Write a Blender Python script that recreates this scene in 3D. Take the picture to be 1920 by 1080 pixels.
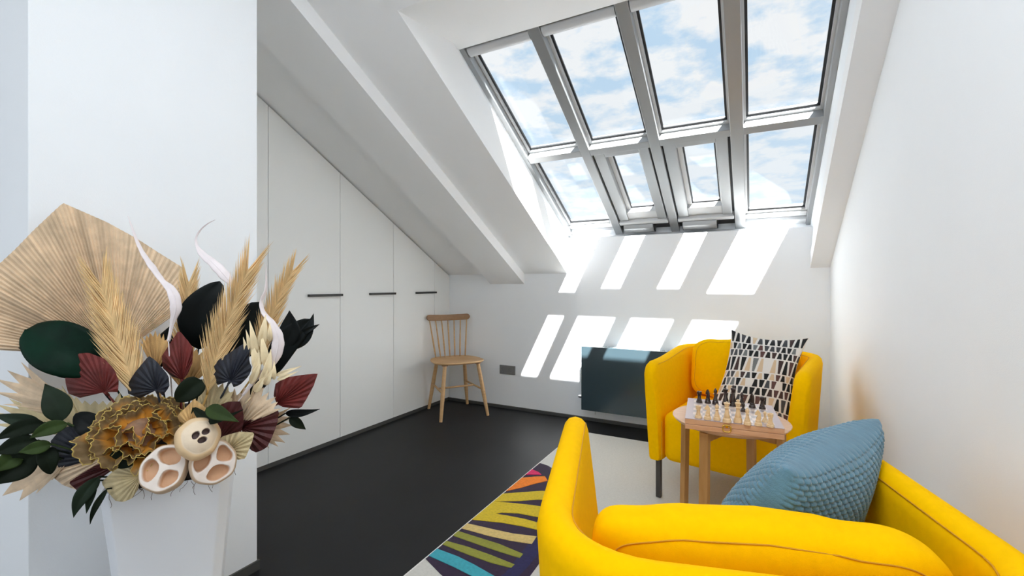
import bpy, bmesh, math, random
from mathutils import Vector, Matrix
for o in list(bpy.data.objects): bpy.data.objects.remove(o)
S = bpy.context.scene
COL = S.collection
PI = math.pi
V = Vector
# ------------------------------------------------------------------ camera, sky, sun, lamps, exposure
CAM_H, FPX, YAW, CX, CY = 1.1, 850.0, math.radians(28.0), 960.0, 533.0
cs, sn = math.cos(YAW), math.sin(YAW)
cd = bpy.data.cameras.new('camera'); cam = bpy.data.objects.new('camera', cd); COL.objects.link(cam)
cam.location = (0, 0, CAM_H); cam.rotation_euler = (PI/2, 0, YAW)
cd.sensor_width = 36; cd.lens = FPX/1920*36; cd.shift_x = 0; cd.shift_y = -(540-CY)/1920
cd.clip_start = .05; cd.clip_end = 500
S.camera = cam
S.view_settings.view_transform = 'Standard'; S.view_settings.look = 'None'
S.view_settings.gamma = 1; S.view_settings.use_curve_mapping = False
S.view_settings.exposure = 0.0

w = bpy.data.worlds.new('world'); S.world = w; w.use_nodes = True
nt = w.node_tree; nt.nodes.clear()
def N(t, **k):
    n = nt.nodes.new(t)
    for a, b in k.items(): setattr(n, a, b)
    return n
tc = N('ShaderNodeTexCoord'); sep = N('ShaderNodeSeparateXYZ'); nt.links.new(tc.outputs['Generated'], sep.inputs[0])
mx = N('ShaderNodeMath', operation='MAXIMUM'); nt.links.new(sep.outputs[2], mx.inputs[0]); mx.inputs[1].default_value = .05
ad = N('ShaderNodeMath', operation='ADD'); nt.links.new(mx.outputs[0], ad.inputs[0]); ad.inputs[1].default_value = .12
dx = N('ShaderNodeMath', operation='DIVIDE'); nt.links.new(sep.outputs[0], dx.inputs[0]); nt.links.new(ad.outputs[0], dx.inputs[1])
dy = N('ShaderNodeMath', operation='DIVIDE'); nt.links.new(sep.outputs[1], dy.inputs[0]); nt.links.new(ad.outputs[0], dy.inputs[1])
cb = N('ShaderNodeCombineXYZ'); nt.links.new(dx.outputs[0], cb.inputs[0]); nt.links.new(dy.outputs[0], cb.inputs[1])
n1 = N('ShaderNodeTexNoise'); n1.inputs['Scale'].default_value = 4.8; n1.inputs['Detail'].default_value = 8; n1.inputs['Roughness'].default_value = .58
n1.inputs['Distortion'].default_value = 0
nt.links.new(cb.outputs[0], n1.inputs['Vector'])
cr = N('ShaderNodeValToRGB'); cr.color_ramp.elements[0].position = .40; cr.color_ramp.elements[1].position = .545
cr.color_ramp.elements[0].color = (.54, .73, .92, 1); cr.color_ramp.elements[1].color = (.93, .955, .98, 1)
nt.links.new(n1.outputs['Fac'], cr.inputs[0])
hz = N('ShaderNodeMapRange'); nt.links.new(sep.outputs[2], hz.inputs[0]); hz.inputs[1].default_value = .05; hz.inputs[2].default_value = .42; hz.inputs[3].default_value = .75; hz.inputs[4].default_value = 0
mixh = N('ShaderNodeMixRGB'); nt.links.new(hz.outputs[0], mixh.inputs[0]); nt.links.new(cr.outputs[0], mixh.inputs[1]); mixh.inputs[2].default_value = (.76, .86, .95, 1)
bg = N('ShaderNodeBackground'); nt.links.new(mixh.outputs[0], bg.inputs[0]); bg.inputs[1].default_value = 1.0
wo = N('ShaderNodeOutputWorld'); nt.links.new(bg.outputs[0], wo.inputs[0])

sl = bpy.data.lights.new('sun', 'SUN'); sun = bpy.data.objects.new('sun', sl); COL.objects.link(sun)
sl.energy = 46; sl.angle = math.radians(.6); sl.color = (1, .995, .98)
sun.rotation_euler = V((-.453, 1, -1.475)).to_track_quat('-Z', 'Y').to_euler(); sun.location = (0, -4, 6)
def area(name, loc, rot, sx, sy, e, col=(1, 1, 1)):
    l = bpy.data.lights.new(name, 'AREA'); l.shape = 'RECTANGLE'; l.size = sx; l.size_y = sy; l.energy = e; l.color = col
    o = bpy.data.objects.new(name, l); COL.objects.link(o); o.location = loc; o.rotation_euler = rot
    return o
# added unseen fill lamps: under the flat ceiling and inside the gable wall
area('ceiling_fill_lamp', (-.27, .31, 2.585), (0, 0, 0), .95, 1.2, 23.5, (.89, .95, 1))
area('gable_fill_lamp', (-1.1, -3.72, 1.45), (PI/2, 0, 0), 2.4, 1.9, 36, (.94, .97, 1))

S.cycles.max_bounces = 14; S.cycles.diffuse_bounces = 10; S.cycles.transparent_max_bounces = 16
# ------------------------------------------------------------------ helpers
def ray(x, y):
    r = (x-CX)/FPX; u = (CY-y)/FPX
    return V((r*cs-sn, r*sn+cs, u))
def atF(x, y, F): return V((0, 0, CAM_H)) + ray(x, y)*F
def atZ(x, y, z):
    d = ray(x, y); return V((0, 0, CAM_H)) + d*((z-CAM_H)/d.z)
def atX(x, y, X):
    d = ray(x, y); return V((0, 0, CAM_H)) + d*(X/d.x)
def atY(x, y, Y):
    d = ray(x, y); return V((0, 0, CAM_H)) + d*(Y/d.y)
CR, CF, CU = V((cs, sn, 0)), V((-sn, cs, 0)), V((0, 0, 1))

MATS = {}
def mat(name, col, rough=.6, metal=0, var=0, scale=20, bump=0, bscale=200, stretch=(1, 1, 1), col2=None, spec=None, attr=False, coat=0, sheen=0, coords='Object'):
    if name in MATS: return MATS[name]
    m = bpy.data.materials.new(name); m.use_nodes = True; t = m.node_tree
    b = t.nodes['Principled BSDF']
    b.inputs['Base Color'].default_value = (*col, 1); b.inputs['Roughness'].default_value = rough; b.inputs['Metallic'].default_value = metal
    if spec is not None: b.inputs['Specular IOR Level'].default_value = spec
    if coat: b.inputs['Coat Weight'].default_value = coat; b.inputs['Coat Roughness'].default_value = .15
    if sheen: b.inputs['Sheen Weight'].default_value = sheen; b.inputs['Sheen Roughness'].default_value = .5
    c = t.nodes.new('ShaderNodeTexCoord'); mp = t.nodes.new('ShaderNodeMapping'); mp.inputs['Scale'].default_value = stretch
    t.links.new(c.outputs[coords], mp.inputs[0])
    src = None
    if attr:
        a = t.nodes.new('ShaderNodeAttribute'); a.attribute_name = 'Col'; src = a.outputs['Color']
    if var or col2:
        n = t.nodes.new('ShaderNodeTexNoise'); n.inputs['Scale'].default_value = scale; n.inputs['Detail'].default_value = 5
        t.links.new(mp.outputs[0], n.inputs['Vector'])
        r = t.nodes.new('ShaderNodeValToRGB'); t.links.new(n.outputs['Fac'], r.inputs[0])
        r.color_ramp.elements[0].position = .3; r.color_ramp.elements[1].position = .7
        if attr:
            r.color_ramp.elements[0].color = (1-var, 1-var, 1-var, 1); r.color_ramp.elements[1].color = (1+var, 1+var, 1+var, 1)
            mm = t.nodes.new('ShaderNodeMixRGB'); mm.blend_type = 'MULTIPLY'; mm.inputs[0].default_value = 1
            t.links.new(src, mm.inputs[1]); t.links.new(r.outputs[0], mm.inputs[2]); src = mm.outputs[0]
        else:
            c2 = col2 or tuple(x*(1+var) for x in col); c1 = col if col2 else tuple(x*(1-var) for x in col)
            r.color_ramp.elements[0].color = (*c1, 1); r.color_ramp.elements[1].color = (*[min(1, x) for x in c2], 1); src = r.outputs[0]
    if src: t.links.new(src, b.inputs['Base Color'])
    if bump:
        n2 = t.nodes.new('ShaderNodeTexNoise'); n2.inputs['Scale'].default_value = bscale; n2.inputs['Detail'].default_value = 4
        t.links.new(mp.outputs[0], n2.inputs['Vector'])
        bp = t.nodes.new('ShaderNodeBump'); bp.inputs['Strength'].default_value = bump; bp.inputs['Distance'].default_value = .002
        t.links.new(n2.outputs['Fac'], bp.inputs['Height']); t.links.new(bp.outputs[0], b.inputs['Normal'])
    MATS[name] = m; return m

class MB:
    def __init__(s): s.v = []; s.f = []; s.c = []; s.has = False
    def add(s, vs, fs, col=None):
        n = len(s.v); s.v += [tuple(x) for x in vs]; s.f += [tuple(i+n for i in f) for f in fs]
        if col is not None: s.has = True
        if col is not None and len(vs) and isinstance(col, list): s.c += col
        else: s.c += [col or (1, 1, 1)]*len(vs)
    def box(s, a, b, col=None):
        x0, y0, z0 = a; x1, y1, z1 = b
        s.add([(x0, y0, z0), (x1, y0, z0), (x1, y1, z0), (x0, y1, z0), (x0, y0, z1), (x1, y0, z1), (x1, y1, z1), (x0, y1, z1)],
              [(0, 3, 2, 1), (4, 5, 6, 7), (0, 1, 5, 4), (1, 2, 6, 5), (2, 3, 7, 6), (3, 0, 4, 7)], col)
    def prism(s, pts, ext, col=None):
        pts = [V(p) for p in pts]; e = V(ext); n = len(pts)
        s.add(pts+[p+e for p in pts], [tuple(range(n))[::-1], tuple(range(n, 2*n))]+[(i, (i+1) % n, n+(i+1) % n, n+i) for i in range(n)], col)
    def tube(s, pts, r, k=8, col=None, flat=1.0, up=None, twist=0):
        pts = [V(p) for p in pts]; n = len(pts)
        rs = r if isinstance(r, (list, tuple)) else [r]*n
        vs = []; prev = None
        for i, p in enumerate(pts):
            t = (pts[min(i+1, n-1)]-pts[max(i-1, 0)]).normalized()
            if prev is None:
                u = V(up) if up is not None else (V((0, 0, 1)) if abs(t.z) < .9 else V((1, 0, 0)))
            else: u = prev
            u = (u-t*u.dot(t)).normalized(); prev = u; b = t.cross(u)
            a0 = twist*i/max(1, n-1)
            uu = u*math.cos(a0)+b*math.sin(a0); bb = t.cross(uu)
            for j in range(k):
                a = 2*PI*j/k; vs.append(p+uu*math.cos(a)*rs[i]*flat+bb*math.sin(a)*rs[i])
        fs = [(i*k+j, i*k+(j+1) % k, (i+1)*k+(j+1) % k, (i+1)*k+j) for i in range(n-1) for j in range(k)]
        fs += [tuple(range(k))[::-1], tuple(range((n-1)*k, n*k))]
        s.add(vs, fs, col)
    def lathe(s, prof, k=20, c=(0, 0, 0), col=None):
        vs = [V((c[0]+r*math.cos(2*PI*j/k), c[1]+r*math.sin(2*PI*j/k), c[2]+z)) for r, z in prof for j in range(k)]
        n = len(prof)
        fs = [(i*k+j, i*k+(j+1) % k, (i+1)*k+(j+1) % k, (i+1)*k+j) for i in range(n-1) for j in range(k)]
        fs += [tuple(range(k))[::-1], tuple(range((n-1)*k, n*k))]
        s.add(vs, fs, col)
    def grid(s, fn, nu, nv, colfn=None, closed=False):
        vs = []; cl = []
        for i in range(nu+1):
            for j in range(nv+1):
                u, v = i/nu, j/nv; vs.append(fn(u, v))
                if colfn: cl.append(colfn(u, v))
        fs = [(i*(nv+1)+j, (i+1)*(nv+1)+j, (i+1)*(nv+1)+j+1, i*(nv+1)+j+1) for i in range(nu) for j in range(nv)]
        s.add(vs, fs, cl if colfn else None)
    def build(s, name, m, parent=None, smooth=False, bevel=0, seg=2, weld=0, fixn=False, mat4=None):
        me = bpy.data.meshes.new(name); me.from_pydata(s.v, [], s.f)
        if s.has:
            ca = me.color_attributes.new('Col', 'FLOAT_COLOR', 'POINT')
            for i, c in enumerate(s.c): ca.data[i].color = (*c[:3], 1)
        if weld or fixn or bevel:
            bm = bmesh.new(); bm.from_mesh(me)
            if weld: bmesh.ops.remove_doubles(bm, verts=bm.verts, dist=weld)
            if fixn: bmesh.ops.recalc_face_normals(bm, faces=bm.faces)
            if bevel:
                ed = [e for e in bm.edges if len(e.link_faces) == 2 and e.calc_face_angle(0) > .6]
                bmesh.ops.bevel(bm, geom=ed, offset=bevel, segments=seg, affect='EDGES', profile=.5)
            bm.to_mesh(me); bm.free()
        if smooth:
            me.polygons.foreach_set('use_smooth', [True]*len(me.polygons))
            if smooth == 'auto': me.set_sharp_from_angle(angle=math.radians(38))
        me.materials.append(m)
        o = bpy.data.objects.new(name, me); COL.objects.link(o)
        if parent is not None: o.parent = parent
        return o
def tag(o, label=None, cat=None, group=None, kind=None):
    if label: o['label'] = label
    if cat: o['category'] = cat
    if group: o['group'] = group
    if kind: o['kind'] = kind
    return o
def thing(name, label, cat, loc=(0, 0, 0), rz=0, group=None):
    o = bpy.data.objects.new(name, None); COL.objects.link(o); o.location = loc; o.rotation_euler = (0, 0, rz); o.empty_display_size = .05
    return tag(o, label, cat, group)
def struct(name, mb, m, parent=None, **k):
    o = mb.build(name, m, parent, **k)
    if parent is None: o['kind'] = 'structure'
    return o
def origin(o, p):     # move a mesh object's origin to p, keeping it in place
    p = V(p); o.data.transform(Matrix.Translation(-p)); o.location = p

# ------------------------------------------------------------------ materials
WALL = mat('wall_paint', (.855, .877, .90), .85, var=.008, scale=3, bump=.12, bscale=350)
ROOFM = mat('ceiling_paint', (.865, .87, .875), .88, bump=.1, bscale=350)
DOORM = mat('wardrobe_laminate', (.84, .845, .83), .45, bump=.03, bscale=600)
FLOORM = mat('dark_floor', (.009, .009, .0098), .55, var=.25, scale=2.2, bump=.05, bscale=90, spec=.30)
SKIRT = mat('grey_skirting', (.07, .07, .065), .5)
ALU = mat('silver_frame', (.36, .37, .375), .32, metal=.35, bump=.02, bscale=300)
ALUL = mat('light_frame', (.60, .61, .62), .35)
RUBBER = mat('black_gasket', (.015, .017, .02), .5)
BLACK = mat('black_metal', (.02, .018, .017), .45)
YEL = mat('yellow_fabric', (.95, .52, .0), .85, var=.03, scale=60, bump=.25, bscale=900, spec=.04)
SEAM = mat('dark_yellow_seam', (.60, .28, .003), .8)
LEGM = mat('grey_steel_leg', (.06, .055, .05), .4, metal=.4)
OAK = mat('oak', (.55, .33, .15), .5, col2=(.66, .42, .21), scale=6, stretch=(1, 1, 9), bump=.05, bscale=60)
OAKD = mat('darker_oak', (.27, .15, .075), .5, col2=(.35, .205, .11), scale=8, stretch=(3, 3, 9), bump=.05)
TABW = mat('table_wood', (.64, .37, .20), .42, col2=(.73, .46, .28), scale=5, stretch=(2, 12, 1), bump=.04)
TABL = mat('table_leg_wood', (.42, .21, .055), .5, col2=(.53, .29, .10), scale=7, stretch=(6, 6, 1), bump=.05)

# ------------------------------------------------------------------ room shell
YCEIL = 3.53-(2.6-1.19)/.54
XC, XR, YB, ZR, SL = -2.55, .437, 3.53, 1.19, .54
XL, YF, ZC = -2.75, -3.8, 2.6
def roofz(Y, z0=ZR): return z0+SL*(YB-Y)
m = MB(); m.box((XL-.3, YF-.2, -.15), (XR+.3, YB+.9, 0)); struct('floor', m, FLOORM)
m = MB(); m.box((XL-.3, YB, 0), (XR+.3, YB+.6, 1.3)); m.box((XL-.3, YB+.12, 1.2), (-1.3, YB+.6, 1.45)); m.box((-1.6, YB+.002, 1.25), (XR+.3, YB+.3, 1.47)); struct('wall_back', m, WALL)
m = MB(); m.prism([(XR, YF-.2, 0), (XR, YB+.6, 0), (XR, YB+.6, 1.25), (XR, YCEIL, roofz(YCEIL)+.2), (XR, YF-.2, ZC+.2)], (.25, 0, 0)); struct('wall_right', m, WALL)
m = MB(); m.box((XL-.25, YF-.2, 0), (XL, YB+.6, 2.9)); struct('wall_left', m, WALL)
# front gable wall (behind the camera) with an opening for the added window
m = MB(); m.box((XL-.25, YF-.2, 0), (-2.35, YF, 2.9)); m.box((.15, YF-.2, 0), (XR+.25, YF, 2.9)); m.box((-2.35, YF-.2, 0), (.15, YF, .45)); m.box((-2.35, YF-.2, 2.45), (.15, YF, 2.9))
struct('wall_front', m, WALL)
# partition column
m = MB(); m.box((XL-.02, .457, 0), (-1.69, 1.083, 2.75)); struct('wall_partition', m, WALL, bevel=.002)
m = MB(); m.box((-1.695, .450, 0), (-1.682, 1.09, .036)); m.box((-2.7, .449, 0), (-1.682, .457, .036)); struct('baseboard_partition', m, SKIRT)
m = MB(); m.box((XC, YB-.014, 0), (XR, YB, .026)); struct('baseboard_back', m, SKIRT, bevel=.002)
m = MB(); m.box((XR-.014, YF, 0), (XR, YB-.014, .026)); struct('baseboard_right', m, SKIRT, bevel=.002)
# sloped ceiling
YT = 1.5          # where the opening begins
YCEIL = YB-(ZC-ZR)/SL
def slopeslab(m, x0, x1, ya, yb, z0=ZR, up=.28):
    m.prism([(x0, ya, roofz(ya, z0)), (x1, ya, roofz(ya, z0)), (x1, yb, roofz(yb, z0)), (x0, yb, roofz(yb, z0))], (0, 0, up))
m = MB(); slopeslab(m, XL-.2, -1.36, YCEIL, YB+.15); slopeslab(m, -1.4, XR+.2, YCEIL, YT)
struct('ceiling_slope', m, ROOFM)
m = MB(); m.box((XL-.2, YF-.2, ZC), (XR+.2, YCEIL+.005, ZC+.25))
# closed slab; the added fill lamp sits just below it, out of view
struct('ceiling', m, ROOFM)
# beam (left) and edge beam (right)
m = MB(); x0, x1 = -2.095, -1.755
m.prism([(x0, YCEIL-.1, roofz(YCEIL-.1, 1.102)), (x1, YCEIL-.1, roofz(YCEIL-.1, 1.102)), (x1, YB, 1.102), (x0, YB, 1.102)], (0, 0, .12)); struct('trim_1', m, ROOFM)
m = MB(); m.prism([(.33, 1.2, roofz(1.2, 1.208)), (XR+.02, 1.2, roofz(1.2, 1.208)), (XR+.02, YB, 1.208), (.33, YB, 1.208)], (0, 0, .10)); struct('trim_2', m, ROOFM)

# ------------------------------------------------------------------ skylight
K0 = 1.557                                   # height of the underside plane of the bars above the back wall
th = math.atan(.52); SN = V((0, math.sin(th), math.cos(th)))
def sk(x, Y, w=0): return V((x, Y, K0+.52*(YB-Y)))+SN*w
YSB, YST = 3.64, 2.003
XA, XZ = -1.386, .341
# reveals
m = MB()
P = [V((-1.361, YT, roofz(YT)+.012)), V((-1.361, YB, ZR+.012)), V((-1.365, YB, 1.475)), sk(XA, YSB), sk(XA, YST)]
m.prism(P, (-.03, 0, .0)); m.prism([sk(XA, YSB), sk(XA, YST), sk(XA, YST, .10), sk(XA, YSB, .10)], (-.3, 0, 0)); struct('trim_3', m, WALL)
m = MB(); P = [V((-1.40, YT, roofz(YT)+.0)), V((.5, YT, roofz(YT))), sk(.5, YST), sk(XA, YST)]
m.prism(P, (0, 0, .15)); m.prism([sk(XA-.3, YST), sk(.7, YST), sk(.7, YST-1.0), sk(XA-.3, YST-1.0)], (0, 0, .22)); struct('trim_4', m, ROOFM)
m = MB(); P = [V((.331, YT-.2, roofz(YT-.2, 1.208)+.012)), V((.331, YB, 1.22)), V((.345, YB, 1.475)), sk(XZ, YSB), sk(XZ, YST-.3)]
m.prism(P, (.03, 0, 0)); m.prism([sk(XZ, YSB), sk(XZ, YST), sk(XZ, YST, .10), sk(XZ, YSB, .10)], (.3, 0, 0)); struct('trim_5', m, WALL)
m = MB(); m.prism([(XA-.1, YB, 1.475), (XZ+.1, YB, 1.475), sk(XZ+.1, YSB), sk(XA-.1, YSB)], (0, 0, -.1)); m.prism([sk(XA-.1, YSB), sk(XZ+.1, YSB), sk(XZ+.1, YSB, .13), sk(XA-.1, YSB, .13)], (0, .3, -.1)); struct('window_sill', m, WALL)

glass = bpy.data.materials.new('window_glass'); glass.use_nodes = True; t = glass.node_tree; t.nodes.clear()
go = t.nodes.new('ShaderNodeOutputMaterial'); gt = t.nodes.new('ShaderNodeBsdfTransparent'); gt.inputs[0].default_value = (.985, .99, .99, 1)
gg = t.nodes.new('ShaderNodeBsdfGlossy'); gg.inputs['Roughness'].default_value = .02; lw = t.nodes.new('ShaderNodeLayerWeight'); lw.inputs[0].default_value = .5
pw = t.nodes.new('ShaderNodeMath'); pw.operation = 'POWER'; t.links.new(lw.outputs['Facing'], pw.inputs[0]); pw.inputs[1].default_value = 5
gf = t.nodes.new('ShaderNodeMath'); gf.operation = 'MULTIPLY_ADD'; t.links.new(pw.outputs[0], gf.inputs[0]); gf.inputs[1].default_value = .2; gf.inputs[2].default_value = .02
gm = t.nodes.new('ShaderNodeMixShader'); t.links.new(gf.outputs[0], gm.inputs[0]); t.links.new(gt.outputs[0], gm.inputs[1]); t.links.new(gg.outputs[0], gm.inputs[2]); t.links.new(gm.outputs[0], go.inputs[0])

def skbox(mb, x0, x1, ya, yb, w0, w1):
    q = [sk(x0, ya), sk(x1, ya), sk(x1, yb), sk(x0, yb)]
    q = [p+SN*w0 for p in q]; mb.prism(q, SN*(w1-w0))
win = bpy.data.objects.new('window_1', None); COL.objects.link(win); win.location = sk(-.55, 2.95); win['kind'] = 'structure'
WI = Matrix.Translation(-V(win.location))
def wpart(name, mb, m, parent=None, **k):
    o = mb.build(name, m, None, **k)
    if parent is None: o.data.transform(WI); o.parent = win
    else: o.data.transform(Matrix.Translation(-V(win.location))); o.parent = parent
    return o
BARS = [(-.982, -.921), (-.551, -.490), (-.113, -.046)]
TR = (2.771, 2.818)                           # transom underside range in Y
for a, b in BARS:
    m = MB(); skbox(m, a, b, YST-.02, YSB, 0, .10); wpart('rafter_bar', m, ALU, bevel=.003)
m = MB(); skbox(m, XA, XA+.030, YST-.02, YSB, 0, .10); wpart('side_frame', m, ALU, bevel=.002)
m = MB(); skbox(m, XZ-.025, XZ, YST-.02, YSB, 0, .10); wpart('side_frame', m, ALU, bevel=.002)
GW = .072
bays = [(XA+.032, BARS[0][0]), (BARS[0][1], BARS[1][0]), (BARS[1][1], BARS[2][0]), (BARS[2][1], XZ-.025)]
def gasket(x0, x1, ya, yb, w, parent=None, tk=.012):
    m = MB()
    skbox(m, x0, x0+tk, ya, yb, w-.006, w+.004); skbox(m, x1-tk, x1, ya, yb, w-.006, w+.004)
    skbox(m, x0, x1, ya, ya+tk, w-.006, w+.004); skbox(m, x0, x1, yb-tk, yb, w-.006, w+.004)
    wpart('gasket', m, RUBBER, parent)
for i, (a, b) in enumerate(bays):
    m = MB(); skbox(m, a, b, TR[0], TR[1], 0, .09); wpart('transom', m, ALU, bevel=.002)
    # upper fixed pane with slim light frame
    e = .012; ya, yb = YST, TR[0]
    m = MB(); skbox(m, a, a+e, ya, yb, .05, .095); skbox(m, b-e, b, ya, yb, .05, .095); skbox(m, a+e, b-e, yb-e, yb, .05, .095); skbox(m, a+e, b-e, ya, ya+e, .05, .095)
    fr = wpart('pane_frame', m, ALUL)
    gasket(a+e, b-e, ya+e, yb-e, GW, fr)
    m = MB(); skbox(m, a+e, b-e, ya+e, yb-e, GW, GW+.006); wpart('pane', m, glass, fr)
    # roller blind cassette at the top
    m = MB(); c0 = [sk(a+.004, YST+.035, .03)+(SN*.028*math.cos(q)+V((0, math.cos(th), -math.sin(th)))*.034*math.sin(q)) for q in [2*PI*k/14 for k in range(14)]]
    m.prism(c0, (b-a-.008, 0, 0)); wpart('blind_cassette', m, ALUL, smooth='auto')
    ya, yb = TR[1], YSB-.045
    if i in (0, 3):
        yb2 = yb-.05
        m = MB(); skbox(m, a, a+e, ya, yb2, .05, .095); skbox(m, b-e, b, ya, yb2, .05, .095); skbox(m, a+e, b-e, yb2-e, yb2, .05, .095); skbox(m, a+e, b-e, ya, ya+e, .05, .095)
        fr = wpart('pane_frame', m, ALUL); gasket(a+e, b-e, ya+e, yb2-e, GW, fr)
        m = MB(); skbox(m, a+e, b-e, ya+e, yb2-e, GW, GW+.006); wpart('pane', m, glass, fr)
        m = MB(); skbox(m, a, b, yb2, yb2+.045, .04, .095); wpart('bottom_rail', m, ALUL, bevel=.003)
        m = MB(); skbox(m, a, b, yb2+.049, YSB, .015, .095); wpart('bottom_rail', m, ALUL, bevel=.003)
        m = MB(); skbox(m, a, b, yb2+.044, yb2+.050, .05, .11); wpart('rail_joint', m, RUBBER)
    else:
        g = .010; A, B = a+g, b-g-.004; yc = YSB-.15
        m = MB(); skbox(m, a, A, ya, YSB-.05, .04, .10); skbox(m, B, b, ya, YSB-.05, .04, .10); wpart('gasket', m, RUBBER)
        sash = MB(); skbox(sash, A, A+.070, ya, yc, .012, .10); skbox(sash, B-.062, B, ya, yc, .012, .10)
        skbox(sash, A+.070, B-.062, ya, ya+.040, .012, .10); sash = wpart('opening_sash', sash, ALU, bevel=.003)
        x0, x1 = A+.070, B-.062
        m = MB(); skbox(m, x0, x0+.028, ya+.040, yc, .055, .10); skbox(m, x0, x1, yc-.080, yc, .022, .10); skbox(m, x1-.008, x1, ya+.040, yc, .05, .10)
        wpart('inner_frame', m, ALUL, sash, bevel=.002)
        gasket(x0+.028, x1-.008, ya+.040, yc-.080, GW, sash, .009)
        m = MB(); skbox(m, x0+.028, x1-.008, ya+.040, yc-.080, GW, GW+.006); wpart('pane', m, glass, sash)
        m = MB(); skbox(m, a+.004, b-.004, yc+.004, yc+.035, -.005, .12); wpart('lower_rail', m, ALUL, bevel=.004)
        m = MB(); skbox(m, a, b, yc+.035, YSB, .05, .13); wpart('recess_panel', m, LEGM)
        # chain actuator
        xa, xb = a+.035, b-.115
        prof = [sk(xa, yc+.026, -.012), sk(xa, yc+.040, -.034), sk(xa, yc+.075, -.040), sk(xa, yc+.100, -.028), sk(xa, yc+.108, .03), sk(xa, yc+.036, .045)]
        m = MB(); m.prism(prof, (xb-xa, 0, 0)); act = wpart('window_actuator', m, ALU, bevel=.003)
        m = MB(); skbox(m, xa-.006, xa, yc+.04, yc+.11, -.018, .03); skbox(m, xb, xb+.006, yc+.04, yc+.11, -.018, .03); wpart('end_cap', m, RUBBER, act)
        m = MB(); m.tube([sk(xb-.02, yc-.03, .055), sk(xb-.018, yc+.035, .01)], .004, 8); m.tube([sk(xb-.045, yc-.022, .056), sk(xb+.012, yc-.022, .056)], .004, 8); wpart('actuator_chain', m, ALU, act)

# unseen gable window, added behind the camera for fill light
w2 = bpy.data.objects.new('added_window', None); COL.objects.link(w2); w2['kind'] = 'structure'
m = MB()
for x in (-2.35, -1.13, .10): m.box((x, YF-.12, .45), (x+.05, YF-.06, 2.45))
for z in (.45, 2.40): m.box((-2.35, YF-.12, z), (.15, YF-.06, z+.05))
m.build('window_frame', ALUL, w2)
for x in (-2.30, -1.08): q = MB(); q.box((x, YF-.095, .5), (x+1.17+.01*(x > -2), YF-.089, 2.4)); q.build('pane', glass, w2)

# ------------------------------------------------------------------ wardrobe
wd = thing('wardrobe', 'off-white built-in wardrobe with doors cut to the sloping ceiling', 'wardrobe', (XC, 2.5, 0))
def wardrobe_panel(name, y0, y1, lo=.03):
    g = .0018; zt = lambda y: roofz(y)-.012
    m = MB(); m.prism([(XC, y0+g, lo), (XC, y1-g, lo), (XC, y1-g, zt(y1-g)), (XC, y0+g, zt(y0+g))], (-.02, 0, 0))
    o = m.build(name, DOORM, wd, bevel=.0008, seg=1); o.data.transform(Matrix.Translation((-XC, -2.5, 0))); return o
seams = [1.09, 1.703, 2.236, 2.769, 3.30]
wardrobe_panel('door', seams[0], seams[1])
for i in range(3):
    d = wardrobe_panel('door', seams[i+1], seams[i+2])
    y1 = seams[i+2]+.008
    m = MB(); m.box((XC, y1-.272, 1.018), (XC+.022, y1, 1.022+.012)); h = m.build('handle', BLACK, d, bevel=.0015); h.data.transform(Matrix.Translation((-XC, -2.5, 0)))
wardrobe_panel('filler_panel', seams[4], YB)
m = MB(); m.prism([(XC-.03, 1.086, 0), (XC-.03, YB, 0), (XC-.03, YB, ZR-.02), (XC-.03, 1.083, roofz(1.083)-.02)], (-.16, 0, 0)); o = m.build('carcass', RUBBER, wd); o.data.transform(Matrix.Translation((-XC, -2.5, 0)))
m = MB(); m.box((XC-.025, 1.09, 0), (XC-.006, YB, .03)); o = m.build('plinth', SKIRT, wd); o.data.transform(Matrix.Translation((-XC, -2.5, 0)))

# ------------------------------------------------------------------ socket, radiator
t0 = thing('wall_socket', 'grey double wall socket low on the white back wall', 'socket', (-1.92, YB, .342))
GREY = mat('grey_plastic', (.19, .195, .20), .4); GREYD = mat('dark_grey_plastic', (.035, .037, .04), .5)
m = MB(); m.box((-.078, -.010, -.039), (.078, 0, .039)); m.build('cover_plate', GREY, t0, bevel=.003)
for x in (-.037, .037):
    m = MB()
    vs = []; k = 24
    for r, y in ((.026, -.0115), (.0225, -.0125), (.0205, -.0105), (.0195, -.0085), (.001, -.0085)):
        vs += [(x+r*math.cos(2*PI*j/k), y, r*math.sin(2*PI*j/k)) for j in range(k)]
    m.add(vs, [(i*k+j, i*k+(j+1) % k, (i+1)*k+(j+1) % k, (i+1)*k+j) for i in range(4) for j in range(k)])
    ins = m.build('socket_insert', GREY, t0, smooth='auto')
    m = MB()
    for dx in (-.0095, .0095): m.tube([(x+dx, -.0095, 0), (x+dx, -.0082, 0)], .0026, 10)
    m.build('pin_hole', GREYD, ins)
SLATE = mat('slate_glass', (.036, .058, .070), .16, spec=.5, coat=.3)
rad = thing('radiator', 'dark slate flat-panel radiator on the back wall behind the armchair', 'radiator', (-.58, 3.46, .12))
m = MB(); m.box((-.606, -.078, 0), (.52, -.060, .496)); m.build('front_panel', SLATE, rad, bevel=.002)
m = MB(); m.box((-.600, -.058, .012), (.514, .040, .486)); m.build('body', mat('radiator_body', (.10, .135, .15), .35), rad, bevel=.004)
for z0 in range(1):
    for i in range(40):
        x = -.59+i*.0275; m = MB(); m.box((x, -.052, .487), (x+.017, .034, .492)); m.build('grille_slat', mat('radiator_top', (.16, .2, .215), .3), rad)
WHT = mat('white_gloss', (.8, .8, .8), .3); CHR = mat('chrome', (.75, .75, .76), .12, metal=1)
m = MB(); m.tube([(-.615, -.01, .11), (-.615, -.01, .22), (-.612, -.01, .25), (-.595, -.01, .262)], .008, 10); m.build('inlet_pipe', WHT, rad, smooth=True)
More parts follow.
